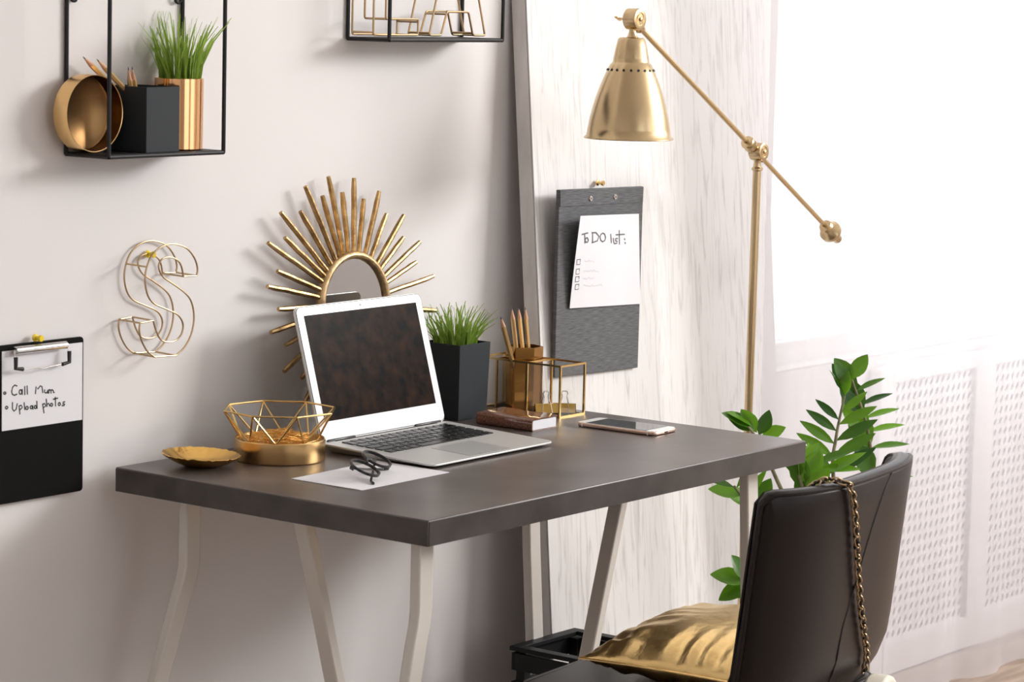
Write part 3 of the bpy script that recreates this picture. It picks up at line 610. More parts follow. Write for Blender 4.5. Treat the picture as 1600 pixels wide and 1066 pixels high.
# ------------------------------------------------------------------ dish, gold base, geometric bowl
dt = deskthing('trinket_dish', 'small leaf-embossed gold dish at the back left corner of the desk', 'dish', (.0985, -.0950, Z0))
m = MB(); NA, c0 = 72, Vector((.0985, -.0950, Z0)); prof = [(0, .0022), (.018, .0025), (.030, .0045), (.042, .0095), (.052, .0150), (.0595, .0195), (.0605, .0188), (.053, .0130), (.040, .0060), (.024, .0006), (0, .0004)]
for r_, z in prof:
    for j in range(NA):
        a = 2*PI*j/NA; wob = 1 + (r_/.06)**3*(.008*math.sin(13*a) + .008*math.sin(23*a+1)); zz = z + (r_/.06)**2*(.0004*math.sin(19*a) + .0006*math.sin(31*a)) + (r_/.06)*.0026*math.cos(a-2.2)*(1 if r_ > .03 else 0)
        m.v.append((c0.x+r_*wob*math.cos(a), c0.y+r_*wob*math.sin(a), c0.z+max(.0003, zz)))
for i in range(len(prof)-1):
    for j in range(NA): m.f.append((i*NA+j, i*NA+(j+1) % NA, (i+1)*NA+(j+1) % NA, (i+1)*NA+j))
m.build('dish_body', 'gold_leaf', dt)
gb = deskthing('gold_tray', 'low round brushed gold tray carrying the glass bowl', 'tray', (.2346, -.1337, Z0))
mx = Matrix.Translation((.2346, -.1337, Z0))
MB().lathe([(0, 0), (.0690, 0), (.0705, .0012), (.0710, .003), (.0710, .0325), (.0700, .0338), (.0688, .0332), (.0680, .0300), (.0660, .0290), (0, .0290)], 64, mx).build('tray_body', 'gold_box', gb)
gw = deskthing('geometric_bowl', 'faceted glass bowl with brass edges standing on the gold tray', 'bowl', (.2300, -.1365, Z0+.029))
bc = Vector((.2300, -.1365, Z0+.029)); RB, RT, HB = .059, .0895, .0500; vdir = math.atan2(-.6, -.8)       # towards the viewer's side of the room
bot = [bc + Vector((RB*math.cos(vdir+PI/4*i), RB*math.sin(vdir+PI/4*i), .0025)) for i in range(8)]
topv = [bc + Vector((RT*math.cos(vdir+PI/8+PI/4*i), RT*math.sin(vdir+PI/8+PI/4*i), HB)) for i in range(8)]
for i in range(8):
    MB().tube([topv[i], topv[(i+1) % 8]], .0016, 6).build('rim_wire', 'brass', gw); MB().tube([bot[i], bot[(i+1) % 8]], .0016, 6).build('base_wire', 'brass', gw)
    MB().tube([bot[i], topv[i]], .0016, 6).build('strut', 'brass', gw); MB().tube([bot[i], topv[i-1]], .0016, 6).build('strut', 'brass', gw)
    for tri in ((bot[i], topv[i], topv[i-1]), (bot[i], bot[(i+1) % 8], topv[i])):
        MB().add(tri, [(0, 1, 2)]).build('pane', 'glass', gw, smooth=False)
MB().add(bot, [tuple(range(8))]).build('base_plate', 'brass', gw, smooth=False)
pf = deskthing('paper_clips', 'heap of small gold paper clips inside the glass bowl', 'paper clips', tuple(bc + Vector((0, 0, .004)))); pf['kind'] = 'stuff'
m = MB(); rnd = random.Random(11)
for i in range(170):
    a = rnd.uniform(0, 2*PI); q = math.sqrt(rnd.random())*.047; c = bc + Vector((q*math.cos(a), q*math.sin(a), .0055 + rnd.random()*.013*(1-(q/.05)**2)))
    b = rnd.uniform(0, PI); d = Vector((math.cos(b), math.sin(b), rnd.uniform(-.25, .25)))*.008; e = Vector((-math.sin(b), math.cos(b), 0))*.0022
    m.tube([c-d-e, c+d-e, c+d*1.15, c+d+e, c-d*.7+e], .0006, 5)
o = m.build('clip_heap', 'goldpaper', pf); o['kind'] = 'stuff'

# ------------------------------------------------------------------ sheet and eyeglasses
pp = deskthing('paper_sheet', 'white paper sheet with one torn edge under the eyeglasses', 'paper', (.22, -.33, Z0))
rnd = random.Random(2); edge = [(.3250, -.4001), (.3270, -.2560)]
N = 16
for i in range(1, N): edge.append((.3270 - (.3270-.1120)*i/N, -.2560 - .0125*i/N + rnd.uniform(-.0012, .0012)))
edge += [(.1120, -.2685), (.1124, -.4055)]
MB().prism(edge, Z0+.0003, Z0+.0009, None).build('sheet', 'paper', pp, smooth=False)
eg = deskthing('eyeglasses', 'folded black eyeglasses lying on the white paper', 'eyeglasses', (.214, -.335, Z0+.001))
gc = Vector((.2140, -.3370, Z0+.0195)); dv = Vector((.90, .42, .04)).normalized()
for s, ax in ((-1, Vector((1, .10, -.12))), (1, Vector((.84, .50, .10)))):
    wv = Vector((.18, -.88, -.42)); dl = ax.normalized(); wv = (wv - dl*wv.dot(dl)).normalized(); nv = dl.cross(wv)
    c = gc + dv*s*.0335; lens_ = [c + dl*.0228*math.cos(2*PI*i/36) + wv*.0215*math.sin(2*PI*i/36) for i in range(36)]
    m = MB(); Q = []
    for p in lens_:
        o_ = (p-c).normalized(); Q += [p + nv*.0022, p + o_*.0026 + nv*.0016, p + o_*.0026 - nv*.0022, p - nv*.0022]
    m.add(Q, [(i*4+j, i*4+(j+1) % 4, ((i+1) % 36)*4+(j+1) % 4, ((i+1) % 36)*4+j) for i in range(36) for j in range(4)]); m.build('rim', 'black_plastic', eg)
    MB().add([c] + lens_, [(0, 1+i, 1+(i+1) % 36) for i in range(36)]).build('lens', 'lens', eg, smooth=False)
    h = c + dl*s*.0235 - wv*.006
    MB().bar(h, h + dl*s*.0050 - Vector((0, 0, .004)), .007, .006, nv).build('hinge', 'black_plastic', eg, bevel=.001)
    lo = Z0 + .0035; e1 = h + dl*s*.004 - Vector((0, 0, .003)); e1.z = max(e1.z, lo)
    e3 = gc - dv*s*.052 + Vector((.0, -.012 - .006*s, 0)); e3.z = lo
    MB().tube([e1, e1.lerp(e3, .5) - Vector((0, 0, .001)), e3, e3 - dv*s*.010 + Vector((0, -.008, 0))], [.0020, .0018, .0020, .0024], 8).build('temple', 'black_plastic', eg)
MB().tube([gc - dv*.0125 + Vector((0, .004, .003)), gc + Vector((0, .0085, .0055)), gc + dv*.0125 + Vector((0, .004, .003))], .0022, 8).build('bridge', 'black_plastic', eg)

# ------------------------------------------------------------------ planter with grass
pg = deskthing('grass_pot', 'tall charcoal square planter of green grass on the desk', 'potted grass', (.777, -.050, Z0))
square_cup(pg, 'planter', .7370, -.0895, .8150, -.0115, Z0, Z0+.131, .003, .0035)
MB().box((.738, -.0885, Z0+.116), (.814, -.0125, Z0+.120)).build('soil', 'soil', pg, smooth=False)
grass(pg, .776, -.0505, Z0+.118, .039, .036, 165, .042, .088, .85, 9)

# ------------------------------------------------------------------ brass and glass organizer
og = deskthing('desk_organizer', 'brass-framed glass organizer box with three compartments on the desk', 'organizer', (.9275, -.10, Z0))
x0, x1, ya, yb, z0, z1 = .8919, .9633, -.1905, -.0130, Z0+.0016, Z0+.0905; rw = .0034
ys = [ya, -.1185, -.0515, yb]
for z in (z0, z1):
    for x in (x0, x1): MB().bar((x, ya-rw/2, z), (x, yb+rw/2, z), rw, rw).build('rail', 'brass', og, smooth=False)
    for y in (ys if z == z1 else (ya, yb)): MB().bar((x0+rw/2, y, z), (x1-rw/2, y, z), rw, rw).build('rail', 'brass', og, smooth=False)
for x in (x0, x1):
    for y in ys: MB().bar((x, y, z0+rw/2), (x, y, z1-rw/2), rw, rw).build('post', 'brass', og, smooth=False)
for x in (x0, x1): MB().box((x-.0006, ya+rw/2, z0+rw/2), (x+.0006, yb-rw/2, z1-rw/2)).build('pane', 'glass', og, smooth=False)
for y in ys: MB().box((x0+rw/2, y-.0006, z0+rw/2), (x1-rw/2, y+.0006, z1-rw/2)).build('pane', 'glass', og, smooth=False)
MB().box((x0+rw/2, ya+rw/2, Z0+.0006), (x1-rw/2, yb-rw/2, Z0+.0016)).build('base_plate', 'black_card', og, smooth=False)
hx = deskthing('pencil_holder', 'amber gold hexagonal pencil holder inside the glass organizer', 'pencil holder', (.9276, -.085, Z0+.002))
m = MB(); a0 = math.radians(8); hz0, hz1 = Z0+.0020, Z0+.1135; ro, ri = .0325, .0308
H = lambda r_, z: [(.9276+r_*math.cos(a0+PI/3*i), -.085+r_*math.sin(a0+PI/3*i), z) for i in range(6)]
m.add(H(ro, hz0)+H(ro, hz1)+H(ri, hz1)+H(ri, hz0+.002), [(5, 4, 3, 2, 1, 0)] + [(k+i, k+(i+1) % 6, k+6+(i+1) % 6, k+6+i) for k in (0, 6, 12) for i in range(6)] + [(18, 19, 20, 21, 22, 23)])
m.build('hexagonal_body', 'amber', hx, smooth=False)
gp = 'gold pencils in the amber holder'
for lb, tip, b in (('leftmost gold pencil in the amber holder, leaning left', (.8545, -.0860, .9215), (.9330, -.0830, hz0+.006)),
                   ('second gold pencil from the left in the amber holder, leaning left', (.8610, -.0800, .9195), (.9400, -.0760, hz0+.006)),
                   ('third gold pencil from the left in the amber holder, middle of five', (.8890, -.0830, .9350), (.9150, -.0920, hz0+.006)),
                   ('fourth gold pencil from the left in the amber holder, upright', (.9085, -.0830, .9340), (.9240, -.0990, hz0+.006)),
                   ('rightmost gold pencil in the amber holder, upright', (.9255, -.0850, .9330), (.9360, -.1000, hz0+.006))):
    before = set(bpy.data.objects); pencil(lb, tip, b, gp); DESKSET += [o for o in bpy.data.objects if o not in before and o.parent is None]
def binder(label, c, rz):
    t = deskthing('binder_clip', label, 'binder clip', c, group='gold binder clips in the organizer')
    mx = Matrix.Translation(Vector(c)) @ Matrix.Rotation(rz, 4, 'Z') @ Matrix.Scale(1.12, 4)
    m = MB(); hw = .0180
    P = [(-.0085, 0), (.0085, 0), (.0105, .001), (.0018, .0150), (-.0018, .0150), (-.0105, .001)]
    m.add([(-hw, y, z) for y, z in P] + [(hw, y, z) for y, z in P], [(i, (i+1) % 6, 6+(i+1) % 6, 6+i) for i in range(6)], mx)
    m.build('spring_body', 'clipgold', t, smooth=False)
    for s in (-1, 1):
        Q = [(-.008, s*.0100, .001), (-.0065, s*.0060, .013), (-.0035, s*.0030, .026), (-.0050, s*.0022, .031), (-.0028, s*.0018, .0345), (.0028, s*.0018, .0345), (.0050, s*.0022, .031), (.0035, s*.0030, .026), (.0065, s*.0060, .013), (.008, s*.0100, .001)]
        MB().tube([mx @ Vector(q) for q in Q], .0007, 6).build('wire_handle', 'steel', t)
        MB().tube([mx @ Vector((-hw, s*.0100, .0009)), mx @ Vector((hw, s*.0100, .0009))], .0012, 6).build('jaw_edge', 'black_metal', t)
binder('gold binder clip inside the glass organizer, next to the amber pencil holder', (.9145, -.1445, Z0+.0018), math.radians(-40))
binder('gold binder clip inside the glass organizer, at its near end', (.9420, -.1640, Z0+.0018), math.radians(-58))

# ------------------------------------------------------------------ notebook and phone
nb = deskthing('notebook', 'small glossy brown glitter notebook lying beside the laptop', 'book', (.774, -.18, Z0))
bx0_, bx1_, by0, by1, hh = .7365, .8085, -.2480, -.1290, .0200
MB().box((bx0_+.004, by0+.0015, Z0+.0018), (bx1_-.002, by1-.0015, Z0+hh-.0018)).build('page_block', 'paper', nb, bevel=.0006)
m = MB(); cs = [(bx1_, 0), (bx0_+.004, 0), (bx0_+.0012, .002), (bx0_, .006), (bx0_, hh-.006), (bx0_+.0012, hh-.002), (bx0_+.004, hh), (bx0_+.03, hh+.0012), (bx0_+.05, hh+.0004), (bx1_, hh+.0016)]
ci = [(bx1_, .0016), (bx0_+.0046, .0016), (bx0_+.0028, .003), (bx0_+.0022, .006), (bx0_+.0022, hh-.006), (bx0_+.0028, hh-.003), (bx0_+.0046, hh-.0016), (bx0_+.03, hh-.0004), (bx0_+.05, hh-.0012), (bx1_, hh-.0000)]
NY = 8; n = len(cs)
for j in range(NY+1):
    y = by0 + (by1-by0)*j/NY; wv_ = .0009*math.sin(j*1.1)
    for k, (x, z) in enumerate(cs): m.v.append((x, y, Z0+.0003+z + (wv_ if k > 6 else 0)))
    for k, (x, z) in enumerate(ci): m.v.append((x, y, Z0+.0003+z + (wv_ if k > 6 else 0)))
for j in range(NY):
    a, b = j*2*n, (j+1)*2*n
    for k in range(n-1): m.f.append((a+k, a+k+1, b+k+1, b+k)); m.f.append((a+n+k, b+n+k, b+n+k+1, a+n+k+1))
    for k in (0, n-1): m.f.append((a+k, b+k, b+n+k, a+n+k))
for a in (0, NY*2*n):
    for k in range(n-1): m.f.append((a+k, a+n+k, a+n+k+1, a+k+1))
m.build('cover', 'book', nb, angle=50)
ph = deskthing('smartphone', 'white-fronted rose gold smartphone lying on the right of the desk', 'phone', (.8815, -.340, Z0))
PM = Matrix.Translation((.8815, -.3400, Z0)) @ Matrix.Rotation(math.radians(2.0), 4, 'Z')
MB().prism(rrect(-.0375, -.0795, .0375, .0795, .011, 6), .0003, .0074, PM).build('body', 'rose', ph, bevel=.0024, seg=3)
MB().prism(rrect(-.0358, -.0778, .0358, .0778, .0095, 6), .0070, .0077, PM).build('front_plate', 'white_gloss', ph, smooth=False)
MB().box((-.0335, -.0610, .0074), (.0335, .0600, .0080), PM).build('screen', 'phone_glass', ph, smooth=False)
MB().lathe([(.0055, .0074), (.0055, .0079)], 16, PM @ Matrix.Translation((0, -.0700, 0))).build('home_button', 'white_gloss', ph)
MB().box((-.0045, -.0801, .0028), (.0045, -.0790, .0048), PM).build('charging_port', 'rubber', ph, smooth=False)
for y in (-.066, .066): MB().box((-.0379, y-.0007, .0008), (-.0373, y+.0007, .0068), PM).build('antenna_line', 'white_gloss', ph, smooth=False)

# whole desk set scaled down about the camera position, so its view stays unchanged
KS, KT = .991, Vector((-.02695, -.02732, .01337))
DESKSET.append(desk); DESKSET += [o for o in bpy.data.objects if o.parent is None and o.name.startswith('trestle')]
for o in set(DESKSET):
    o.location = o.location*KS + KT; o.scale = o.scale*KS
# ------------------------------------------------------------------ floor lamp
lamp = thing('floor_lamp', 'brushed brass floor lamp with bell shade and counterweighted arm behind the desk', 'lamp', (1.407, -.25, 0))
LX, LY = 1.407, -.25; T = lambda x, z: Matrix.Translation((x, LY, z))
MB().lathe([(0, 0), (.112, 0), (.115, .004), (.113, .014), (.040, .020), (.018, .026), (.012, .040), (0, .040)], 48, T(LX, 0)).build('base', 'lampbrass', lamp)
MB().lathe([(.0077, .03), (.0077, 1.172)], 24, T(LX, 0)).build('pole', 'lampbrass', lamp)
MB().lathe([(.0077, 1.164), (.0105, 1.166), (.0105, 1.169), (.0075, 1.172), (.0065, 1.180), (.0085, 1.188), (.006, 1.192)], 24, T(LX, 0)).build('pole_collar', 'lampbrass', lamp)
H = Vector((.9945, LY, 1.4400)); J = Vector((LX, LY, 1.2000)); K = Vector((1.684, LY, 1.0375)); ad = (K-H).normalized()
oy = Vector((0, .004, 0))
MB().tube([H + ad*.028 + oy, J + oy], .0048, 16).build('arm', 'lampbrass', lamp); MB().tube([J + oy, K + oy], .0046, 16).build('arm', 'lampbrass', lamp)
def joint(c, r_, name):
    q = Matrix.Translation(c) @ Matrix.Rotation(PI/2, 4, 'X')
    j = MB().lathe([(0, -.013), (r_*.8, -.013), (r_, -.010), (r_, .012), (r_*.96, .014), (r_*.90, .0145), (r_*.62, .0145), (r_*.60, .0135), (r_*.50, .0135), (r_*.48, .0148), (r_*.28, .0150), (0, .0150)], 32, q).build(name, 'lampbrass', lamp)
    MB().lathe([(.0035, .0150), (.0035, .0170), (.002, .0178), (0, .0178)], 12, q).build('joint_screw', 'satin_brass', j)
    return j, q
j1, q1 = joint(H, .0185, 'head_joint'); j2, q2 = joint(J, .0165, 'pole_joint')
MB().lathe([(.002, -.032), (.002, -.013)], 8, q1).build('wing_stem', 'satin_brass', j1)
MB().bar(H + Vector((-.007, .033, .003)), H + Vector((.007, .033, -.003)), .006, .003).build('wing_screw', 'satin_brass', j1, bevel=.001)
def knob(c, d, prof, name):
    q = Matrix.Translation(c) @ d.to_track_quat('Z', 'Y').to_matrix().to_4x4(); return MB().lathe(prof, 24, q).build(name, 'lampbrass', lamp)
knob(H + ad*.016 + oy, ad, [(.004, 0), (.008, .003), (.0112, .007), (.0112, .013), (.008, .017), (.0075, .020), (.005, .021)], 'arm_collar')
knob(J + ad*.012 + oy, ad, [(.004, 0), (.007, .002), (.0105, .007), (.0105, .013), (.007, .018), (.005, .020)], 'arm_collar')
knob(J - ad*.013 + oy, -ad, [(.004, 0), (.008, .002), (.0125, .006), (.0125, .010), (.008, .013), (.0085, .016), (.013, .021), (.012, .024), (.006, .026)], 'arm_collar')
knob(K - ad*.014 + oy, ad, [(.005, -.012), (.012, -.010), (.014, -.004), (.009, .001), (.016, .006), (.0215, .012), (.0215, .019), (.018, .025), (.0095, .029), (.0095, .047), (.0085, .049), (0, .049)], 'counterweight')
S0 = H.z
MB().lathe([(.0065, S0-.016), (.0062, S0-.021), (.0082, S0-.028), (.0098, S0-.0305), (.0095, S0-.033), (0, S0-.033)], 24, Matrix.Translation((H.x-.002, LY, 0))).build('shade_neck', 'lampbrass', lamp)
prof = [(.0075, 1.4090), (.0205, 1.4085), (.0235, 1.4060), (.0275, 1.390), (.0305, 1.374), (.0316, 1.3665), (.0328, 1.3650), (.0362, 1.3620), (.0420, 1.3500), (.0500, 1.3310), (.0570, 1.3120), (.0630, 1.2920), (.0680, 1.2720), (.0715, 1.2530), (.0735, 1.2400), (.0775, 1.2368), (.0780, 1.2355), (.0770, 1.2345)]
inner = [(.0722, 1.2400), (.0700, 1.2530), (.0665, 1.2720), (.0555, 1.3120), (.0405, 1.3500), (.0300, 1.3665), (.0250, 1.392), (.0075, 1.4060)]
tiltm = Matrix.Translation((H.x-.004, LY, 0))
shade = MB().lathe(prof + inner, 64, tiltm).build('lamp_shade', 'lampbrass', lamp, angle=60)
for i in range(20):
    a = 2*PI*i/20; c = Vector((H.x-.004+.0408*math.cos(a), LY+.0408*math.sin(a), 1.3532)); nn = Vector((math.cos(a), math.sin(a), .45)).normalized()
    MB().lathe([(0, -.001), (.0023, -.001), (.0023, .0006), (0, .0006)], 10, Matrix.Translation(c) @ nn.to_track_quat('Z', 'Y').to_matrix().to_4x4()).build('vent_hole', 'rubber', shade, smooth=False)
MB().lathe([(0, 1.245), (.014, 1.250), (.022, 1.268), (.020, 1.290), (.012, 1.312), (.012, 1.345), (0, 1.345)], 24, tiltm).build('bulb', 'white_gloss', lamp)

# ------------------------------------------------------------------ plant on the floor
plant = thing('potted_plant', 'green leafy houseplant with arching stems behind the chair', 'plant', (1.40, -.53, 0))
PX, PY = 1.40, -.53
MB().lathe([(0, 0), (.085, 0), (.090, .004), (.108, .160), (.108, .168), (.101, .168), (.097, .150), (0, .150)], 40, Matrix.Translation((PX, PY, 0))).build('planter', 'pot', plant)
MB().lathe([(0, .146), (.0975, .146), (.0975, .152), (0, .155)], 32, Matrix.Translation((PX, PY, 0))).build('soil', 'soil', plant)
def leaf_mesh(nm, wid, cup):
    m = MB(); prof_ = [(0, .03), (.08, .22), (.22, .68), (.40, .98), (.55, 1.0), (.72, .80), (.86, .48), (.95, .2), (1, .0)]
    for t, h in prof_:
        droop = -.10*t*t
        for s in (-1, -.55, 0, .55, 1): m.v.append((t, s*h*wid/2, droop + cup*(abs(s)*h)**1.5*wid/2 + (0 if s else -.006)))
    for i in range(len(prof_)-1):
        for j in range(4): a = i*5+j; m.f.append((a, a+5, a+6, a+1))
    me = bpy.data.meshes.new(nm); me.from_pydata(m.v, [], m.f); me.materials.append(M['leaf']); me.polygons.foreach_set('use_smooth', [True]*len(me.polygons)); return me
LN, LR = leaf_mesh('leaf_narrow', .25, .25), leaf_mesh('leaf_round', .56, .22)
def leaf(me, base, d, nrm, L):
    d = Vector(d).normalized(); nrm = Vector(nrm); y = nrm.cross(d).normalized(); z = d.cross(y)
    mx = Matrix((d, y, z)).transposed().to_quaternion()
    inst_o = bpy.data.objects.new('leaf', me); COL.objects.link(inst_o); inst_o.parent = plant; inst_o.location = Vector(base) - plant.location; inst_o.rotation_mode = 'QUATERNION'; inst_o.rotation_quaternion = mx; inst_o.scale = (L, L, L)
RTV = Vector((.605, -.796, 0)); TOC = Vector((-.79, -.60, .12)); UPV = Vector((0, 0, 1))
def bez(P, n=14):
    P = [Vector(p) for p in P]; out = []
    for i in range(n+1):
        t = i/n; Q = P[:]
        while len(Q) > 1: Q = [Q[k].lerp(Q[k+1], t) for k in range(len(Q)-1)]
        out.append(Q[0])
    return out
def stem(P, r0=.0055, r1=.0022):
    pts = bez(P); N = len(pts); MB().tube(pts, [r0 + (r1-r0)*i/(N-1) for i in range(N)], 8).build('stem', 'stem', plant); return pts
def along(pts, t):
    f = t*(len(pts)-1); i = min(int(f), len(pts)-2); return pts[i].lerp(pts[i+1], f-i), (pts[i+1]-pts[i]).normalized()
rnd = random.Random(21)
def stem_thru(P, r0=.0055, r1=.0022):
    P = [Vector(p) for p in P]; Q = [P[0]*2-P[1]] + P + [P[-1]*2-P[-2]]; pts = []
    for i in range(1, len(Q)-2):
        a, b, c, d = Q[i-1], Q[i], Q[i+1], Q[i+2]
        for k in range(6): t = k/6; pts.append(.5*((2*b) + (c-a)*t + (2*a-5*b+4*c-d)*t*t + (3*b-a-3*c+d)*t**3))
    pts.append(P[-1]); N = len(pts); MB().tube(pts, [r0 + (r1-r0)*i/(N-1) for i in range(N)], 8).build('stem', 'stem', plant); return pts
def at_z(pts, z):
    for a, b in zip(pts[:-1], pts[1:]):
        if a.z <= z <= b.z: return a.lerp(b, (z-a.z)/max(1e-6, b.z-a.z))
    return pts[-1]
# flat fishbone stem, seen face on
s1 = stem_thru([(PX-.02, PY+.01, .15), (1.405, -.475, .42), (1.387, -.45, .62), (1.391, -.45, .69), (1.415, -.45, .765)])
for k, z in enumerate((.598, .634, .657, .679, .702)):
    leaf(LN, at_z(s1, z), -RTV*.90 + UPV*(.50 + .03*k) + TOC*.10, TOC + UPV*.20, (.104, .094, .080, .078, .070)[k])
    leaf(LN, at_z(s1, z-.012 + .006*k), RTV*.93 + UPV*(.62 - .03*k) + TOC*.08, TOC + UPV*.20, (.094, .090, .088, .086, .078)[k])
leaf(LN, at_z(s1, .722), -RTV*.75 + UPV*.65, TOC + UPV*.2, .058); leaf(LN, at_z(s1, .735), RTV*.8 + UPV*.7, TOC + UPV*.2, .062)
leaf(LN, s1[-1], -RTV*.45 + UPV*.9, TOC*.4 + RTV*.9, .055); leaf(LR, s1[-1], UPV + RTV*.05, TOC*.8 - RTV*.6, .048)
# tall stem with broad leaves turned to the viewer
s2 = stem_thru([(PX+.02, PY+.01, .15), (1.455, -.495, .40), (1.528, -.45, .60), (1.500, -.45, .70), (1.430, -.455, .795)])
for k, (z, lx_, L_) in enumerate(((.600, .45, .076), (.655, .55, .086), (.688, .75, .082), (.725, .62, .084), (.765, .80, .074), (.782, .70, .064))):
    leaf(LR, at_z(s2, z), -RTV*lx_ + UPV*.95 + TOC*.22, TOC + RTV*.35 - UPV*.05, L_)
for k, z in enumerate((.600, .655, .688, .715, .742, .770)):
    leaf(LN, at_z(s2, z) + TOC*-.012, RTV*1.0 + UPV*(.12+.09*k) - TOC*.15, UPV*.85 + TOC*.45, .082 - .004*k)
leaf(LR, s2[-1], UPV + RTV*.55, TOC - RTV*.5, .054)
# arching stem to the left, its tip above the desk
s3 = stem_thru([(PX-.04, PY+.02, .15), (1.37, -.47, .42), (1.245, -.435, .60), (1.185, -.425, .69), (1.140, -.42, .735)])
for b_, d_, n_, L_ in (((1.150, .732), -RTV*.75 + UPV*.42, TOC*.5 + UPV*.9, .062), ((1.158, .728), -RTV*.55 + UPV*.30, TOC*.9 + UPV*.6, .058), ((1.165, .722), -RTV*.35 + UPV*.48, TOC*.8 - RTV*.3 + UPV*.4, .052), ((1.172, .716), RTV*.30 + UPV*.75, TOC*.9 + RTV*.3, .050), ((1.178, .708), RTV*.65 + UPV*.40, TOC*.8 + UPV*.6, .050), ((1.150, .735), -RTV*.85 + UPV*.55, UPV + TOC*.3, .052)):
    leaf(LR, (b_[0], -.422, b_[1]), d_ + TOC*.15, n_, L_)
# stem in the gap between desk and chair
s6 = stem_thru([(PX-.05, PY, .15), (1.34, -.50, .42), (1.265, -.485, .56), (1.225, -.475, .645)])
for k, z in enumerate((.575, .590, .605, .618, .632, .640, .645)):
    sd = -1 if k % 2 else 1
    leaf(LR, at_z(s6, z), RTV*(sd*.35 + .15) + UPV*rnd.uniform(.6, .95) + TOC*rnd.uniform(-.1, .3), TOC + UPV*.25 + RTV*.4*sd, .068)
s7 = stem_thru([(PX-.03, PY-.01, .15), (1.37, -.50, .45), (1.29, -.485, .60), (1.262, -.48, .665)])
for z, a_, u_, L_ in ((.60, .95, .22, .105), (.615, .95, .05, .110), (.635, .85, .55, .100), (.65, .9, .10, .085), (.66, .75, .35, .080), (.64, -.2, .9, .06)):
    leaf(LR if a_ < 0 else LN, at_z(s7, z), RTV*a_ + UPV*u_, TOC*.6 + UPV*.8, L_)
# low stems reaching left under the desk edge
s4 = stem_thru([(PX-.06, PY+.03, .15), (1.28, -.47, .43), (1.14, -.45, .575), (1.070, -.44, .640)])
for b_, a_, u_, L_, mm in (((1.115, -.447, .600), -.75, .55, .062, LR), ((1.128, -.448, .588), .35, .95, .066, LR), ((1.090, -.443, .622), -.9, .22, .060, LR), ((1.072, -.44, .638), -.85, .30, .062, LN), ((1.075, -.44, .636), .55, .75, .072, LN), ((1.145, -.45, .570), -.35, -.45, .030, LR), ((1.10, -.445, .612), .5, .9, .066, LN)):
    leaf(mm, b_, RTV*a_ + UPV*u_ + TOC*.12, TOC*.65 + UPV*.75, L_)
s5 = stem_thru([(PX-.07, PY+.03, .15), (1.28, -.49, .32), (1.17, -.47, .41), (1.095, -.455, .475)])
for b_, a_, u_, L_ in (((1.100, -.456, .470), -.95, .22, .068), ((1.104, -.457, .466), -.75, -.38, .062), ((1.112, -.458, .460), .25, .85, .060), ((1.120, -.46, .455), -.65, -.12, .058), ((1.098, -.456, .472), -.30, .50, .055)):
    leaf(LR, b_, RTV*a_ + UPV*u_ + TOC*.12, TOC*.7 + UPV*.7, L_)

# ------------------------------------------------------------------ chair
chair = thing('chair', 'dark brown leather chair with curved back drawn up to the desk', 'chair', (.47, -.80, 0))
PSI, PHM, LEN, PWR = math.radians(8), math.radians(48), .520, 2.2; NS = 48
ss = [-1 + 2*i/NS for i in range(NS+1)]; ang = [PSI + PHM*(1 if s > 0 else -1)*abs(s)**PWR for s in ss]
cx, cy = [.2600], [-1.000]
for i in range(NS):
    a = (ang[i]+ang[i+1])/2; cx.append(cx[-1] + LEN/NS*math.cos(a)); cy.append(cy[-1] + LEN/NS*math.sin(a))
XM, YM = sum(cx)/len(cx), sum(cy)/len(cy)
def ztop(s): return .808 - .016*max(0, (abs(s)-.93)/.07)**2 - (.014*max(0, (s-.70)/.30)**2)
def back_pt(i, z, off=0.0):
    s = ss[i]; a = ang[i]; x, y = cx[i], cy[i]
    low = max(0, .806-z); cur_ = max(0, (.555-z)/.13)**2
    x = XM + (x-XM)*(1 - .09*cur_); y = y + low*.115 + .060*cur_
    return Vector((x + math.sin(a)*off, y - math.cos(a)*off, z))
ZB, TH = .470, .030
m = MB(); NP = 0
for i in range(NS+1):
    zt = ztop(ss[i]); endk = max(0, (abs(ss[i])-.95)/.05); th = TH*(1-.55*endk*endk)
    col = []
    for k in range(11): z = ZB + (zt-.010-ZB)*k/10; col.append(back_pt(i, z, th/2))
    for k in range(1, 6):
        t = PI*k/6; p = back_pt(i, zt-.010, th/2*math.cos(t)); col.append(p + Vector((0, 0, .010*math.sin(t))))
    for k in range(10, -1, -1): z = ZB + (zt-.010-ZB)*k/10; col.append(back_pt(i, z, -th/2))
    NP = len(col); m.v += [tuple(p) for p in col]
for i in range(NS):
    for k in range(NP): a, b = i*NP+k, i*NP+(k+1) % NP; m.f.append((a, b, b+NP, a+NP))
m.f.append(tuple(range(NP))); m.f.append(tuple(reversed(range(NS*NP, NS*NP+NP))))
back = m.build('backrest', 'leather', chair, bevel=.004, angle=50)
for off in (TH/2-.003, -TH/2+.003):
    pts = [back_pt(0, ZB+.02+(ztop(-1)-.012-ZB-.02)*k/6, off) for k in range(6)] + [back_pt(i, ztop(ss[i])-.0045, off) for i in range(NS+1)] + [back_pt(NS, ZB+.02+(ztop(1)-.012-ZB-.02)*k/6, off) for k in range(5, -1, -1)]
    MB().tube(pts, .0032, 6).build('piping', 'leather', back)
for i0, i1 in ((28, 18),):
    pts = []
    for k in range(15):
        t = k/14; f = i0 + (i1-i0)*min(1, t*1.5)**.75; i = int(f); z = ztop(ss[i])-.006 - (ztop(ss[i])-.006-ZB)*t
        p = back_pt(i, z, TH/2); q = back_pt(min(i+1, NS), z, TH/2); pts.append(p.lerp(q, f-i))
    MB().tube(pts, .0013, 6).build('seam', 'thread', back)
SA = math.radians(5); SM = Matrix.Translation((.462, -.785, 0)) @ Matrix.Rotation(SA, 4, 'Z')
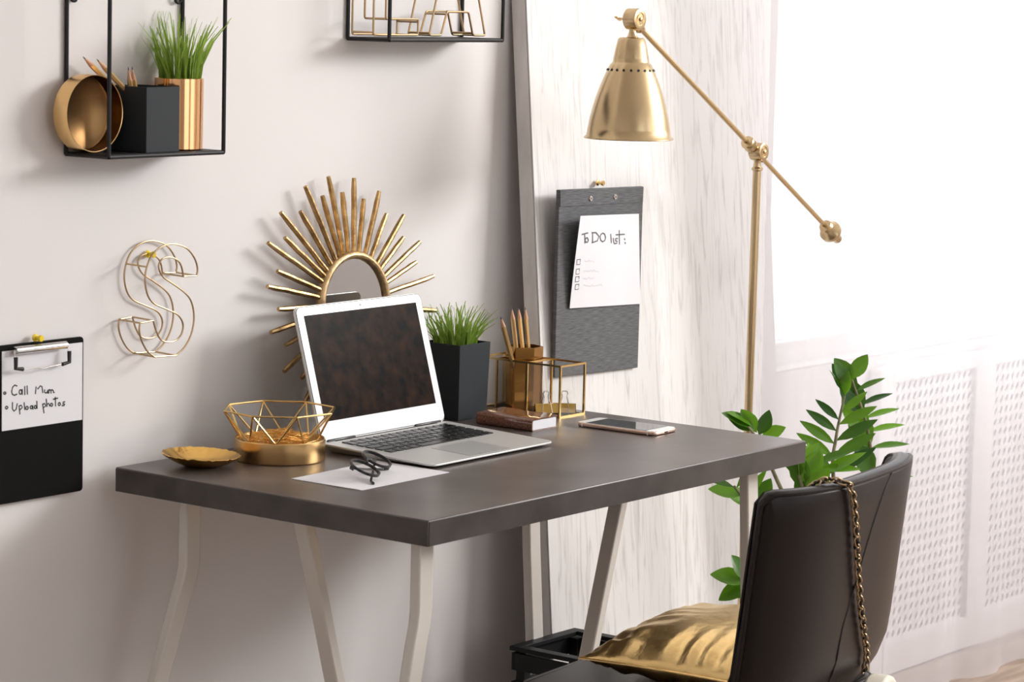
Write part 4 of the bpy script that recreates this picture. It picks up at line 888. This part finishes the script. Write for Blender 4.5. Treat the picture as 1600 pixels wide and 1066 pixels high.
seat = MB().prism(rrect(-.212, -.200, .212, .212, .045, 6), .405, .470, SM).build('seat', 'leather', chair, bevel=.016, seg=4)
MB().tube([SM @ Vector((a, b, .4665)) for a, b in rrect(-.206, -.194, .206, .206, .042, 6)], .0028, 6, closed=True).build('piping', 'leather', seat)
MB().prism(rrect(-.19, -.18, .19, .19, .03, 4), .388, .405, SM).build('seat_base', 'black_metal', chair)
for a, b in ((-1, -1), (1, -1), (1, 1), (-1, 1)):
    MB().tube([SM @ Vector((a*.15, b*.15, .392)), SM @ Vector((a*.195, b*.19, .0))], [.013, .010], 12).build('leg', 'steel', chair)
# gold cushion on the seat
cu = thing('cushion', 'shiny gold leatherette cushion on the chair seat', 'cushion', (.48, -.795, .472))
N = 44; CM = Matrix.Translation((.492, -.808, .5120)) @ Matrix.Rotation(SA, 4, 'Z') @ Matrix.Rotation(math.radians(-2), 4, 'Y')
def pil(u, v, sgn):
    a, b = abs(u), abs(v); pin = 1 - .07*(1-a**2)*b**6 - .07*(1-b**2)*a**6
    x = u*.166*(1-.06*(1-v*v)*abs(u)**3); y = v*.160*(1-.06*(1-u*u)*abs(v)**3)
    h = ((1-a**2.4)*(1-b**2.4))**.55
    wr = 0
    ea = max(a, b)
    wr += .0050*math.sin(u*25 + 2*math.sin(u*7) + sgn)*b**2.2*(1-b**12)*(1-a**6) + .0055*math.sin(v*23 + 2.2*math.sin(v*6+1) + 2*sgn)*a**2.2*(1-a**12)*(1-b**6)
    wr += .002*math.sin((u+v)*11 + 1.3)*(a*b)**1.0*h + .0010*math.sin(u*7 - v*9)*h
    z = sgn*(.052 if sgn > 0 else .042)*h + wr
    return (x, y, z)
for sgn in (1,):
    m = MB()
    for s_ in (1, -1):
        k = len(m.v)
        for i in range(N+1):
            for j in range(N+1): p = pil(-1+2*i/N, -1+2*j/N, s_); q = CM @ Vector(p); m.v.append((q.x, q.y, max(q.z, .4735)))
        for i in range(N):
            for j in range(N): a = k+i*(N+1)+j; m.f.append((a, a+N+1, a+N+2, a+1))
    m.build('cushion_cover', 'gold_leather', cu, angle=180)
E_ = []
for i in range(N+1): E_.append(pil(-1+2*i/N, -1, 1))
for i in range(1, N+1): E_.append(pil(1, -1+2*i/N, 1))
for i in range(1, N+1): E_.append(pil(1-2*i/N, 1, 1))
for i in range(1, N): E_.append(pil(-1, 1-2*i/N, 1))
MB().tube([CM @ Vector((p[0], p[1], 0)) for p in E_], .0016, 6, closed=True).build('seam', 'gold_leather', cu)

# handbag on a chain strap over the chair back
bag = thing('handbag', 'cream handbag hanging behind the chair back on a gold and black chain strap', 'handbag', (.56, -1.02, .25))
path = []
i_top, i_bot = 29.0, 33.5
def bp2(f, z, off): i = int(f); return back_pt(i, z, off).lerp(back_pt(min(i+1, NS), z, off), f-i)
CH = [(.797, 13.9), (.785, 14.6), (.725, 17.0), (.665, 19.3), (.61, 22.0), (.56, 25.0), (.52, 28.0), (.485, 30.5)]
inside = [bp2(8.6, .775 - .02*k, -TH/2-.006) for k in range(8)][::-1]
over = [bp2(9.2, .800, -TH/2-.004), bp2(10.4, .8135, -.006), bp2(11.8, .8145, .006), bp2(13.2, .808, TH/2+.004)]
down = []
for (za, fa), (zb_, fb) in zip(CH[:-1], CH[1:]):
    for k in range(5): t = k/5; down.append(bp2(fa + (fb-fa)*t, za + (zb_-za)*t, TH/2+.0075))
path = inside + over + down
# resample evenly
dense = []
for a, b in zip(path[:-1], path[1:]):
    for k in range(20): dense.append(a.lerp(b, k/20))
step = .0092; pts = [dense[0]]
for p in dense:
    if (p-pts[-1]).length >= step: pts.append(p)
strap = MB()
hel = []
for i, p in enumerate(pts):
    d = (pts[min(i+1, len(pts)-1)] - pts[max(i-1, 0)]).normalized(); sd = d.cross(TOC).normalized(); nn = sd.cross(d)
    hel.append(p + sd*.0026*math.sin(i*PI/1.15) + nn*.0022*math.cos(i*PI/1.15))
strap_o = strap.tube(hel, .0027, 6).build('chain_strap', 'black_plastic', bag)
lk = MB(); lk.tube([(.0048*math.cos(2*PI*k/14), .0078*math.sin(2*PI*k/14), .0009*math.sin(4*PI*k/14)) for k in range(14)], .00135, 6, closed=True)
lme = bpy.data.meshes.new('link'); lme.from_pydata(lk.v, [], lk.f); lme.materials.append(M['champagne']); lme.polygons.foreach_set('use_smooth', [True]*len(lme.polygons))
for i, p in enumerate(pts):
    d = (pts[min(i+1, len(pts)-1)] - pts[max(i-1, 0)]).normalized(); base_s = d.cross(TOC).normalized(); q = Quaternion(d, math.radians(38 if i % 2 else -48)); sx = q @ base_s; n3 = sx.cross(d)
    o = bpy.data.objects.new('link', lme); COL.objects.link(o); o.parent = strap_o; o.location = p - bag.location; o.rotation_mode = 'QUATERNION'; o.rotation_quaternion = Matrix((sx, d, n3)).transposed().to_quaternion()
eb_ = pts[-1]
BM = Matrix.Translation((eb_.x+.004, eb_.y-.010, eb_.z-.008)) @ Matrix.Rotation(SA+.2, 4, 'Z')
prf = []
for k in range(13): t = PI*k/12; prf.append((.075*math.cos(t), -.06+.062*math.sin(t)))
prf += [(-.08, -.19), (.08, -.19)]
mxb = BM @ Matrix(((1, 0, 0, 0), (0, 0, 1, 0), (0, 1, 0, 0), (0, 0, 0, 1)))
MB().prism(prf, -.028, .006, mxb).build('bag_body', 'cream', bag, bevel=.006, seg=3)

# black slatted crate under the desk
cr = thing('crate', 'black slatted crate standing on the floor under the desk', 'crate', (.885, -.29, 0))
a0_, a1_, b0_, b1_, hz = .800, .972, -.440, -.180, .362
for x, y in ((a0_, b0_), (a1_-.018, b0_), (a1_-.018, b1_-.018), (a0_, b1_-.018)): MB().box((x, y, 0), (x+.018, y+.018, hz-.012)).build('corner_post', 'black_wood', cr, bevel=.001)
for z in (.010, .048, .086, .124, .162, .200, .238, .276, .320):
    h_ = .024 if z < .3 else .030
    for y in (b0_-.006, b1_): MB().box((a0_-.006, y, z), (a1_+.006, y+.006, z+h_)).build('slat', 'black_wood', cr, bevel=.0008)
    for x in (a0_-.006, a1_): MB().box((x, b0_, z), (x+.006, b1_, z+h_)).build('slat', 'black_wood', cr, bevel=.0008)
for y in (b0_-.009, b1_-.011): MB().box((a0_-.009, y, hz-.008), (a1_+.009, y+.020, hz)).build('top_rail', 'black_wood', cr, bevel=.001)
for x in (a0_-.009, a1_-.011): MB().box((x, b0_+.011, hz-.008), (x+.020, b1_-.011, hz)).build('top_rail', 'black_wood', cr, bevel=.001)
MB().box((a0_, b0_, .010), (a1_, b1_, .018)).build('bottom_board', 'black_wood', cr)
